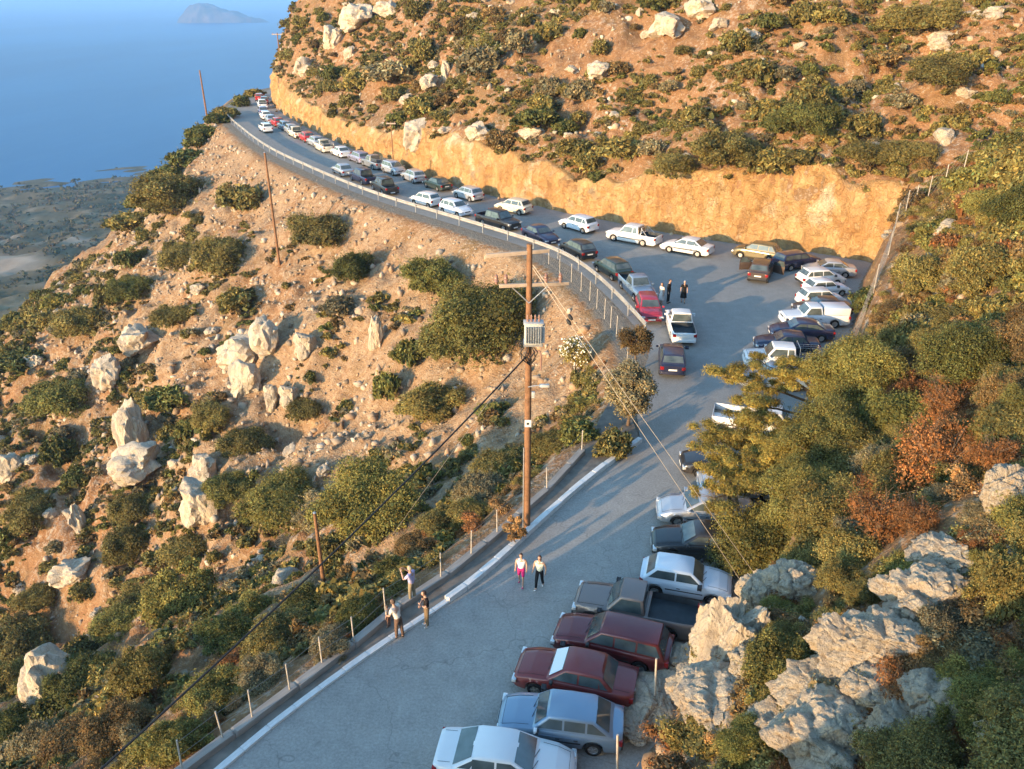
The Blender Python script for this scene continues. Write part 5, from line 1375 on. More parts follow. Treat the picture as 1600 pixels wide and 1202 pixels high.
def scrub(name, lib, n, seed, box, ok, r0, r1, power=1.5):
    rng = np.random.default_rng(seed)
    x = rng.uniform(box[0], box[1], n); y = rng.uniform(box[2], box[3], n)
    Zt, ec, er, dl_, rk, lp = terrain(x, y)
    dep = y * .899 - (Zt - 20.5) * .438
    px = 800 + 1250 * x / np.maximum(dep, .1); py = 601 - 1250 * (y * .438 + (Zt - 20.5) * .899) / np.maximum(dep, .1)
    k = ok(x, y, ec, er, dl_) & (dep > 4) & (px > -60) & (px < 1660) & (py > -40) & (py < 1270) & (poly_dist(x, y, TRACK) > 1.2)
    x, y, z = x[k], y[k], Zt[k]; m = len(x)
    r = r0 + (r1 - r0) * rng.random(m) ** power
    me = bpy.data.meshes.new(name); me.vertices.add(m); me.vertices.foreach_set('co', np.stack([x, y, z - .08 * r], 1).astype(np.float32).ravel())
    a = me.attributes.new('size', 'FLOAT_VECTOR', 'POINT'); a.data.foreach_set('vector', (r[:, None] * np.array([1, 1, .85]) * (.75 + .5 * rng.random((m, 3)))).astype(np.float32).ravel())
    a = me.attributes.new('turn', 'FLOAT_VECTOR', 'POINT'); a.data.foreach_set('vector', np.stack([rng.normal(size=m) * .12, rng.normal(size=m) * .12, rng.random(m) * 6.28], 1).astype(np.float32).ravel())
    a = me.attributes.new('pick', 'INT', 'POINT'); a.data.foreach_set('value', rng.integers(lib[1], size=m).astype(np.int32))
    o = link(name, me); tag(o, kind='stuff')
    g_ = bpy.data.node_groups.new(name, 'GeometryNodeTree')
    g_.interface.new_socket('Geometry', in_out='INPUT', socket_type='NodeSocketGeometry'); g_.interface.new_socket('Geometry', in_out='OUTPUT', socket_type='NodeSocketGeometry')
    N_ = g_.nodes; gi, go = N_.new('NodeGroupInput'), N_.new('NodeGroupOutput'); ip = N_.new('GeometryNodeInstanceOnPoints'); ci = N_.new('GeometryNodeCollectionInfo')
    ci.inputs['Collection'].default_value = lib[0]; ci.inputs['Separate Children'].default_value = True; ci.inputs['Reset Children'].default_value = True
    ip.inputs['Pick Instance'].default_value = True
    def na(nm, ty):
        q = N_.new('GeometryNodeInputNamedAttribute'); q.data_type = ty; q.inputs['Name'].default_value = nm
        return next(s_ for s_ in q.outputs if s_.enabled and s_.name == 'Attribute')
    er_ = N_.new('FunctionNodeEulerToRotation'); L_ = g_.links.new
    L_(gi.outputs[0], ip.inputs['Points']); L_(ci.outputs[0], ip.inputs['Instance']); L_(na('pick', 'INT'), ip.inputs['Instance Index'])
    L_(na('turn', 'FLOAT_VECTOR'), er_.inputs[0]); L_(er_.outputs[0], ip.inputs['Rotation']); L_(na('size', 'FLOAT_VECTOR'), ip.inputs['Scale']); L_(ip.outputs[0], go.inputs[0])
    md = o.modifiers.new('scrub', 'NODES'); md.node_group = g_
    return m
cnt = [scrub('low_scrub', LIB_FAR, 30000, 21, (-66, 52, 62, 200), lambda x, y, c, r, d: (c > 1.15) & ((r < 1) | (c > 4)) & (fbm(x / 6, y / 6, 61, 3) > np.where(x < 18, -.10, -.30)), .22, .85),
       scrub('low_scrub', LIB_FAR, 34000, 22, (-110, 8, 14, 160), lambda x, y, c, r, d: (d > 1.2) & ((d > 24) | ((d > 7) & (fbm(x / 4, y / 4, 62, 3) > .14)) | (y < 45)) & (fbm(x / 6, y / 6, 63, 3) > -.08), .22, .9),
       scrub('thicket', LIB_NEAR, 15000, 23, (3, 50, 6, 90), lambda x, y, c, r, d: (r > .9) & (c < 4) & (fbm(x / 3, y / 3, 64, 3) > -.22) & (poly_dist(x, y, FENCE_R) > np.where(r > 3.2, 1.2, 1.0)) , .20, .80, 1.2),
       scrub('bank_scrub', LIB_NEAR, 2300, 26, (-40, 8, 14, 50), lambda x, y, c, r, d: (d > .7) & (d < 7) & (y < 46), .20, .75, 1.3)]
tufts('dry_grass', 5200, 24, (2, 40, 6, 66), lambda x, y, c, r, d: (r > .5) & (c < 0), .10, .34, 34, .09, [(.40, .24, .10), (.34, .20, .09), (.42, .28, .14), (.26, .15, .07)], .12, .55)
tufts('dry_grass', 2600, 25, (-40, 8, 14, 52), lambda x, y, c, r, d: (d > .3) & (y < 48), .10, .30, 22, .10, [(.36, .24, .12), (.30, .20, .10), (.22, .17, .08)], .12, .55)

tufts('dry_grass', 6000, 27, (-80, 50, 50, 170), lambda x, y, c, r, d: ((d > 1.0) & (d < 60)) | ((c > 1.4) & (r < 1)), .10, .30, 18, .11, [(.36, .24, .12), (.30, .20, .10), (.24, .18, .09), (.40, .28, .14)], .12, .5)

def stones(name, n, seed, box, ok, s0, s1, pal):
    rng = np.random.default_rng(seed)
    x = rng.uniform(box[0], box[1], n); y = rng.uniform(box[2], box[3], n)
    Zt, ec, er, dl_, rk, lp = terrain(x, y)
    dep = y * .899 - (Zt - 20.5) * .438
    px = 800 + 1250 * x / np.maximum(dep, .1); py = 601 - 1250 * (y * .438 + (Zt - 20.5) * .899) / np.maximum(dep, .1)
    k = ok(x, y, ec, er, dl_) & (dep > 4) & (px > -40) & (px < 1640) & (py > -30) & (py < 1240)
    x, y, z = x[k], y[k], Zt[k]; m = len(x)
    bm = bmesh.new(); bmesh.ops.create_icosphere(bm, subdivisions=1, radius=1.0)
    bv = np.array([v.co[:] for v in bm.verts]); bf = np.array([[v.index for v in f.verts] for f in bm.faces]); bm.free()
    s = s0 + (s1 - s0) * rng.random(m) ** 4
    sc = s[:, None] * (1 + .45 * rng.normal(size=(m, 3)) * .6).clip(.45, 1.7)
    V = bv[None] * (1 + .28 * rng.normal(size=(m, len(bv), 1))).clip(.55, 1.5) * sc[:, None, :]
    an = rng.random(m) * 6.28; ca, sa = np.cos(an)[:, None], np.sin(an)[:, None]
    V = np.stack([V[..., 0] * ca - V[..., 1] * sa, V[..., 0] * sa + V[..., 1] * ca, V[..., 2]], -1)
    V += np.stack([x, y, z + s * .25], 1)[:, None, :]
    F = (bf[None] + (np.arange(m) * len(bv))[:, None, None]).reshape(-1, 3)
    P3 = np.array(pal)[rng.integers(len(pal), size=m)] * (1 + .18 * rng.normal(size=(m, 1)))
    me = np_mesh(name, V.reshape(-1, 3), F, False, dict(tint=np.repeat(np.clip(P3, .05, .8), len(bv), 0)))
    o = link(name, me, M['stone']); tag(o, kind='stuff'); return m
SP = [(.38, .28, .19), (.44, .345, .25), (.31, .235, .165), (.47, .40, .31), (.35, .23, .14)]
stones('scree_stones', 21000, 31, (-75, 8, 44, 150), lambda x, y, c, r, d: (d > .9) & (d < 34), .05, .34, SP)
stones('loose_stones', 9000, 32, (-100, 6, 18, 130), lambda x, y, c, r, d: (d > 14) & (d < 85) & (fbm(x / 9, y / 9, 71, 3) > -.1), .05, .42, SP)
stones('loose_stones', 9000, 33, (-64, 50, 66, 190), lambda x, y, c, r, d: (c > 1.6) & (fbm(x / 8, y / 8, 72, 3) > -.05), .05, .38, [(.42, .38, .28), (.52, .44, .34), (.42, .30, .20), (.40, .24, .14)])
stones('loose_stones', 2600, 34, (2, 46, 6, 80), lambda x, y, c, r, d: (r > .6) & (c < 2), .03, .34, SP)
stones('fallen_rubble', 5200, 35, (-64, 32, 60, 190), lambda x, y, c, r, d: ((c > -.8) & (c < .35)), .03, .34, [(.45, .27, .13), (.40, .28, .17), (.5, .38, .24)])

stones('roadside_gravel', 16000, 36, (-64, 32, 14, 190), lambda x, y, c, r, d: (c < -.2) & (r < -.1) & (((d < -.05) & (d > -1.5)) | (r > -1.0) | (c > -1.6)), .012, .06, [(.36, .30, .23), (.30, .26, .21), (.44, .37, .28)])
def coast_scrub():
    rng = np.random.default_rng(41); n = 42000
    x = rng.uniform(-1100, -60, n); y = rng.uniform(120, 1400, n)
    Zt, ec, er, dl_, rk, lp = terrain(x, y)
    dep = y * .899 - (Zt - 20.5) * .438; px = 800 + 1250 * x / dep; py = 601 - 1250 * (y * .438 + (Zt - 20.5) * .899) / dep
    fd = ((np.abs((x + 395) * .5 + (y - 560) * .87) < 38) & (np.abs((x + 420) * .87 - (y - 575) * .5) < 92))
    k = (dl_ > 75) & (px > -60) & (px < 420) & (py > 200) & (py < 620) & (Zt > -178) & ~fd & (fbm(x / 60, y / 60, 81, 3) > -.28)
    x, y, z = x[k], y[k], Zt[k]; m = len(x); L_ = 14; N = m * L_
    r = 1.0 + 2.2 * rng.random(m) ** 2; kk = np.repeat(np.arange(m), L_)
    d = rng.normal(size=(N, 3)); d /= np.linalg.norm(d, axis=1)[:, None]; d[:, 2] = np.abs(d[:, 2])
    c = np.stack([x[kk], y[kk], z[kk]], 1) + d * (r[kk] * (.4 + .6 * rng.random(N)))[:, None]
    nrm = d + .6 * rng.normal(size=(N, 3)); nrm /= np.linalg.norm(nrm, axis=1)[:, None]
    a = np.cross(nrm, rng.normal(size=(N, 3))); a /= np.linalg.norm(a, axis=1)[:, None]; b = np.cross(nrm, a)
    s = (.5 * r[kk] * (.6 + .8 * rng.random(N)))[:, None]
    V = np.stack([c - a * s, c + b * s * .6, c + a * s, c - b * s * .6], 1).reshape(-1, 3)
    pal = np.array([(.085, .075, .028), (.10, .085, .032), (.065, .065, .026), (.14, .10, .045)]); T = pal[rng.integers(4, size=m)][kk] * (1 + .2 * rng.normal(size=(N, 1)))
    o = link('coastal_woodland', np_mesh('coastal_woodland', V, np.arange(4 * N).reshape(N, 4), False, dict(tint=np.repeat(np.clip(T, .01, 1), 4, 0))), M['tuft']); tag(o, kind='stuff')
coast_scrub()

# ------------------------------------------------------------------ trees
def merge_tubes(name, lst, mat, parent):
    bm = bmesh.new()
    for path, r in lst: tube_me('t', path, r, 7, bm)
    return link(name, bm_to(name, bm, 60), mat, parent)

def tree(x, y, h, rx, tone, label, seed, lean=(0, 0), crown_z=.5, lobes=16, n=16000, leaf=.055, name='tree', cat='tree', trunk_r=.09, white=False, sparse=.6, z=None):
    rng = np.random.default_rng(seed); z = tz(x, y) if z is None else z
    root = empty(name, (x, y, z)); tag(root, label, cat)
    c, r, tubes = [], [], []
    top = Vector((lean[0], lean[1], h * crown_z))
    trunk = [(0, 0, -.3), (top.x * .3 + .04, top.y * .3, h * crown_z * .35), (top.x * .7 - .03, top.y * .7 + .04, h * crown_z * .7), tuple(top)]
    for i in range(lobes):
        an = 6.283 * (i * .618 + .1 * rng.random()); f = (i + .5) / lobes
        q = rx * .66 * math.sqrt(1 - (2 * f - 1) ** 2) * (.6 + .5 * rng.random())
        cz = h * crown_z * .75 + (h - h * crown_z * .75 - rx * .25) * f
        cc = (top.x + q * math.cos(an), top.y + q * math.sin(an), cz); c.append(cc); r.append(rx * (.26 + .2 * rng.random()))
        tubes.append(([tuple(top * .8), tuple((top * .45 + Vector(cc) * .55) + Vector((0, 0, .1))), cc], [trunk_r * .5, trunk_r * .3, .012]))
    parts = [leaf_cloud(rng, c, r, n, leaf, thin=.45, shell=sparse)]
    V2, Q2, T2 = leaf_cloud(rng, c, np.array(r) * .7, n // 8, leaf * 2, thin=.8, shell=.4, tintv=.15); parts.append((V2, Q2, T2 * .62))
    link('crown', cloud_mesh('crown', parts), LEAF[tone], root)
    bm = bmesh.new(); tube_me('t', trunk, [trunk_r * 1.3, trunk_r, trunk_r * .85, trunk_r * .7], 9, bm)
    link('trunk', bm_to('trunk', bm, 60), M['bark'], root)
    if white:
        link('limewash_band', tube_me('limewash_band', [trunk[0], (trunk[1][0] * .9, trunk[1][1] * .9, .75)], trunk_r * 1.32, 9), M['whitewash'], root)
    merge_tubes('limb', tubes, M['bark'], root)
    return root

def pine(x, y, h, pads, label, seed):
    """pine with level pads of needles reaching out from a leaning trunk"""
    rng = np.random.default_rng(seed); z = tz(x, y)
    root = empty('pine_tree', (x, y, z)); tag(root, label, 'tree')
    trunk = [(0, 0, -.4), (-.15, .05, h * .3), (-.1, -.1, h * .62), (.1, 0, h)]
    link('trunk', tube_me('trunk', trunk, [.17, .14, .10, .04], 9), M['bark'], root)
    tubes = []
    for k, (px_, py_, pz_, rr) in enumerate(pads):
        rr *= 1.22
        e = Vector((px_ - x, py_ - y, pz_ - z)); f = min(1, max(.2, (e.z - .3) / h))
        s_ = Vector((-.1 * f, 0, h * f * .85)); mid = s_ * .5 + e * .5 + Vector((0, 0, .12))
        tubes.append(([tuple(s_), tuple(mid), tuple(e)], [.07, .045, .015]))
        c, r = [], []
        for i in range(9):
            t_ = .35 + .75 * rng.random(); sp = rr * .8
            p = s_.lerp(e, t_); c.append((p.x + rng.normal() * sp * .5, p.y + rng.normal() * sp * .5, p.z + rng.normal() * .16 + .08)); r.append(rr * (.30 + .22 * rng.random()))
        for i in range(6):
            a_ = 6.283 * rng.random(); c.append((e.x + rr * .8 * math.cos(a_), e.y + rr * .8 * math.sin(a_), e.z + rng.normal() * .1)); r.append(rr * (.22 + .16 * rng.random()))
            tubes.append(([tuple(e), (e.x + rr * .75 * math.cos(a_), e.y + rr * .75 * math.sin(a_), e.z)], [.018, .006]))
        link('needle_pad', cloud_mesh('needle_pad', [leaf_cloud(rng, c, r, int(8500 * rr), .062, thin=.15, shell=.3, squash=.62, up=.5), leaf_cloud(rng, c, np.array(r) * .7, int(700 * rr), .10, thin=.5, shell=.3, squash=.6)]), LEAF['pine'], root)
    merge_tubes('limb', tubes, M['bark'], root)
    return root

pine(13.9, 33.2, 5.2, [(10.6, 33.6, 4.3, 1.0), (11.9, 34.0, 4.9, 1.0), (10.9, 32.8, 3.4, .8), (12.6, 33.2, 5.2, .9)], 'pine whose branches hang over the white dropside truck', 61)
pine(12.3, 28.8, 4.6, [(8.5, 30.2, 3.2, 1.0), (9.6, 30.6, 3.6, 1.0), (8.9, 28.9, 2.4, .95), (10.2, 29.4, 2.9, 1.0), (8.1, 26.6, 2.5, .85), (9.3, 26.9, 2.9, .95), (11.0, 28.2, 3.9, 1.0), (12.2, 28.0, 4.6, .9), (9.6, 28.2, 3.5, .9), (8.7, 27.7, 2.9, .8), (10.6, 30.6, 4.2, .9)], 'pine with level branches over the black saloon with pale wheels', 62)
tree(14.9, 31.2, 3.9, 2.1, 'fresh', 'tall dense green tree on the bank just behind the two pines', 71, crown_z=.35, lobes=22, n=60000, leaf=.036, trunk_r=.14)
tree(12.3, 27.0, 4.0, 2.0, 'fresh', 'spreading dense green tree on the bank below the tall one', 72, crown_z=.35, lobes=20, n=52000, leaf=.033, trunk_r=.13)
tree(10.2, 23.6, 3.6, 1.7, 'fresh', 'dense green tree overhanging the small white hatchback', 73, crown_z=.35, lobes=18, n=52000, leaf=.028, trunk_r=.11)
tree(17.0, 27.6, 2.8, 1.8, 'dark', 'dark tree in shade higher up behind the dense green trees', 74, crown_z=.35, lobes=18, n=34000, leaf=.034, trunk_r=.12)
tree(6.1, 37.0, 3.5, 1.55, 'grey', 'grey green tree beside the top end of the white kerb', 75, crown_z=.4, lobes=16, n=15000, leaf=.06, trunk_r=.08)
tree(7.4, 43.8, 2.9, 1.35, 'dry', 'small brownish tree with limewashed trunk beside the white pickup with black bed', 76, crown_z=.62, lobes=12, n=6500, leaf=.06, trunk_r=.06, white=True, sparse=.4)
tree(0.1, 26.75, 1.5, .55, 'straw', 'yellowing sapling inside the white kerb near the utility pole', 77, crown_z=.3, lobes=9, n=3800, leaf=.04, trunk_r=.035, sparse=.35, z=.06, name='sapling', cat='sapling')
def oleander():
    x, y = 4.1, 47.2; z = tz(x, y); rng = np.random.default_rng(78)
    root = empty('oleander_bush', (x, y, z)); tag(root, 'tall bush covered in white blossom below the guardrail bend', 'bush')
    c = [(rng.normal() * .6, rng.normal() * .6, .8 + 1.5 * rng.random()) for _ in range(16)]; r = [.38 + .3 * rng.random() for _ in c]
    link('foliage', cloud_mesh('foliage', [leaf_cloud(rng, c, r, 9000, .075, thin=.28, shell=.5), leaf_cloud(rng, c, np.array(r) * .7, 1400, .13, thin=.7, shell=.4)]), LEAF['olive'], root)
    V, Q, T = leaf_cloud(rng, c, np.array(r) * 1.04, 900, .06, thin=.9, shell=.93, tintv=.1)
    o = link('blossom', cloud_mesh('blossom', [(V, Q, T)]), M['petal'], root); o['kind'] = 'stuff'
    b = share('stems', STEMS[0], M['bark'], root); b.scale = (1.1, 1.1, 2.2)
oleander()

# olive trees added outside the camera's view, to cast shade on the lower road
for k, (x, y, h, rx) in enumerate(((-18.6, 2.6, 6.4, 3.0), (-21.6, -1.6, 7.6, 3.3), (-25.2, -6.8, 8.4, 3.5), (-15.9, 6.8, 4.6, 2.4), (-13.8, 9.9, 3.6, 1.9), (-29.5, -13.0, 9.0, 3.8))):
    tree(x, y, h, rx, 'olive', ('broad olive tree', 'tall olive tree', 'wide olive tree', 'small olive tree', 'low olive tree', 'tallest olive tree')[k] + ' on the verge below the bottom of the lower road', 81 + k, crown_z=.25, lobes=22, n=7500, leaf=.17, trunk_r=.14)

# ------------------------------------------------------------------ kerb, wall, guardrail, fences
def along(pts, step):
    """points every step metres with heading"""
    q = resample(pts, step); out = []
    for i, p in enumerate(q[:-1]):
        n_ = q[i + 1]; out.append((p[0], p[1], math.atan2(n_[1] - p[1], n_[0] - p[0]), math.dist(p, n_)))
    return out
def block_run(root, name, pts, step, w_, h0, h1, mat, gap=.012, jit=.012, seed=1):
    rng = random.Random(seed); base = box_me(name, -.5, .5, -.5, .5, 0, 1, bev=.03, seg=1); base.materials.append(mat)
    for x, y, a, L_ in along(pts, step):
        o = bpy.data.objects.new(name, base); COL.objects.link(o); o.parent = root
        o.location = (x + math.cos(a) * L_ / 2, y + math.sin(a) * L_ / 2, h0); o.rotation_euler = (0, 0, a + rng.uniform(-.01, .01))
        o.scale = (L_ - gap, w_ * (1 + rng.uniform(-.05, .05)), h1 - h0 + rng.uniform(-jit, jit))
kr = empty('kerb', (0, 0, 0)); tag(kr, 'whitewashed kerb of the lower road beside the utility pole', 'kerb', kind='thing')
kin = chaikin(KERB, 2)
k_hi = [p for p in kin if p[1] > 23.4]; k_lo = [(-19.2, -1.0), (-11.6, 11.6)] + [p for p in kin if p[1] <= 23.6]
block_run(kr, 'kerb_stone', k_hi, .98, .26, -.02, .24, M['whitewash'], seed=3)
kr2 = empty('low_kerb', (0, 0, 0)); tag(kr2, 'low flush pale kerb running on past the three men towards the camera', 'kerb', kind='thing')
block_run(kr2, 'kerb_stone', k_lo, 1.0, .22, -.02, .10, M['whitewash'], jit=.006, seed=4)
wr = empty('low_wall', (0, 0, 0)); tag(wr, 'low grey concrete footing wall carrying the thin fence posts', 'wall', kind='thing')
WALL = [(-31.3, -20), (-19.9, -1.0), (-9.75, 16.0), (-8.1, 17.8), (-7.25, 18.9), (-6.4, 20.1), (-5.5, 21.1), (-4.6, 22.5), (-2.75, 24.5), (-1.65, 25.95), (-.65, 27.35), (1.6, 30.7), (3.5, 34.2)]
block_run(wr, 'wall_section', WALL[1:], 2.4, .30, -.35, .30, M['concrete'], gap=.01, seed=5)

M['post_white'] = plain('painted_post', (.48, .43, .36), .7, .1, .3, .2, 6)
M['galv'] = plain('galvanised_steel', (.42, .42, .41), .45, .55, .5, .15, 5)
M['rail_zinc'] = plain('weathered_rail', (.40, .37, .33), .5, .35, .5, .2, 1.2)
M['wire'] = plain('fence_wire', (.30, .28, .25), .6, .4)

def fence(label, posts, h, wires, mat, name='wire_fence', r=.032, wire_r=.006, mesh=None, lean=0.0, seed=0):
    rng = random.Random(seed); root = empty(name, (0, 0, 0)); tag(root, label, 'fence')
    tops = []
    for i, p in enumerate(posts):
        hh = p[3] if len(p) > 3 else h
        t_ = (p[0] + rng.uniform(-1, 1) * lean, p[1] + rng.uniform(-1, 1) * lean, p[2] + hh); tops.append(t_)
        link('fence_post', tube_me('fence_post', [(p[0], p[1], p[2] - .3), t_], r, 8), mat, root)
    for f in wires:
        pts = [tuple(Vector(p[:3]).lerp(Vector(t_), f)) for p, t_ in zip(posts, tops)]
        link('fence_wire', tube_me('fence_wire', pts, wire_r, 5), M['wire'], root)
    if mesh:
        bm = bmesh.new()
        for (p, tp), (q, tq) in zip(list(zip(posts, tops))[:-1], list(zip(posts, tops))[1:]):
            L_ = math.dist(p[:3], q[:3]); n_ = max(2, int(L_ / mesh)); p0, p1, q0, q1 = Vector(p[:3]), Vector(tp), Vector(q[:3]), Vector(tq)
            hgt = (p1 - p0).length; dfrac = hgt / L_
            for i in range(-n_, n_ + 1):
                for sgn in (1, -1):
                    f0 = i / n_; f1 = f0 + dfrac
                    a0, b0 = max(0, f0), min(1, f1)
                    if a0 >= b0: continue
                    v0, v1 = (a0 - f0) / dfrac, (b0 - f0) / dfrac
                    if sgn < 0: v0, v1 = 1 - v0, 1 - v1
                    A_ = (p0.lerp(q0, a0)).lerp(p1.lerp(q1, a0), v0); B_ = (p0.lerp(q0, b0)).lerp(p1.lerp(q1, b0), v1)
                    if (A_ - B_).length > .02: tube_me('w', [A_, B_], .0045, 3, bm, cap=False)
        o = link('mesh_wire', bm_to('mesh_wire', bm, 60), M['wire'], root); o['kind'] = 'stuff'
    return root

KERB_POSTS = [(-9.6, 16.0, .28), (-8.75, 17.1, .28), (-8.1, 17.85, .28), (-7.2, 18.95, .28), (-6.4, 20.1, .28), (-5.5, 21.1, .28), (-4.6, 22.55, .28), (-2.75, 24.5, .28), (-1.65, 25.95, .28), (-.62, 27.4, .28), (1.6, 30.7, .28), (3.45, 34.1, .28)]
fence('thin fence posts and wire standing on the low footing wall', KERB_POSTS, 1.12, (.45, .92), M['post_white'], r=.026, lean=.05, seed=2)
BEND = [(3.1, 65.3, 0), (3.9, 62.9, 0), (4.7, 60.6, 0), (5.3, 58.4, 0), (5.8, 56.4, 0), (6.15, 54.6, 0), (6.5, 52.6, 0), (6.75, 51.0, 0), (6.95, 49.3, 0), (7.0, 47.2, 0), (7.1, 45.0, 0), (7.0, 42.4, 0)]
fence('mesh fence with white posts just outside the guardrail bend', BEND, 1.5, (.02, .5, .98), M['post_white'], name='mesh_fence', r=.024, mesh=.32, seed=3)
RP = [(9.5, 22.9), (20.1, 43.9), (23.0, 47.9), (25.7, 53.2), (27.5, 57.0), (29.0, 60.2), (30.2, 62.4), (30.6, 63.0), (30.45, 61.9), (32.0, 62.0), (32.9, 61.3), (34.1, 62.2)]
RP = [(20.1, 43.9), (22.8, 47.9), (25.7, 53.0), (27.7, 57.0), (29.1, 59.8), (30.4, 61.4), (31.3, 62.0), (32.4, 62.4), (33.6, 62.7), (35.0, 63.0)]
fence('wire fence on tall pale posts climbing the bank from the lot', [(x, y, tz(x, y)) for x, y in RP], 1.95, (.25, .5, .75, .97), M['post_white'], r=.036, mesh=.45, seed=4)
for x, y, hh, lab in ((4.55, 18.4, 2.1, 'lone pale post leaning behind the faded red saloon'), (3.05, 15.75, 1.9, 'lone pale post behind the rounded white saloon')):
    z = max(tz(x, y), 0)
    tag(link('fence_post', tube_me('fence_post', [(x, y, z - .3), (x - .10, y + .05, z + hh)], .035, 9), M['post_white']), lab, 'post')

def guardrail():
    root = empty('guardrail', (0, 0, 0)); tag(root, 'steel guardrail curving along the outer edge of the upper road', 'guardrail')
    pts = resample(chaikin(RAIL, 3), 1.0)
    prof = [(.05, .50), (.0, .54), (.0, .62), (.055, .67), (.055, .71), (.0, .76), (.0, .84), (.05, .88)]
    b = np.array(pts); tg = np.gradient(b, axis=0); tg /= np.linalg.norm(tg, axis=1)[:, None]; nr = np.stack([tg[:, 1], -tg[:, 0]], 1)
    rows = [np.stack([b[:, 0] + nr[:, 0] * (o - .06), b[:, 1] + nr[:, 1] * (o - .06), np.full(len(b), z)], -1) for o, z in prof]
    rows += [r_ + np.stack([nr[:, 0] * -.012, nr[:, 1] * -.012, np.zeros(len(b))], -1) for r_ in rows[::-1]]
    V = np.array(rows); n = len(b); R_ = len(rows); ii = np.arange(R_ * n).reshape(R_, n)
    q = np.stack([ii[:, :-1], ii[:, 1:], np.roll(ii, -1, 0)[:, 1:], np.roll(ii, -1, 0)[:, :-1]], -1).reshape(-1, 4)
    link('rail_beam', np_mesh('rail_beam', V.reshape(-1, 3), q), M['rail_zinc'], root)
    pm = box_me('rail_post', -.05, .05, -.04, .04, -.35, .88, bev=.008, seg=1); pm.materials.append(M['galv'])
    for x, y, a, L_ in along(chaikin(RAIL, 3), 3.6):
        o = bpy.data.objects.new('rail_post', pm); COL.objects.link(o); o.parent = root
        o.location = (x + math.sin(a) * -.13, y + math.cos(a) * .13, 0); o.rotation_euler = (0, 0, a)
guardrail()

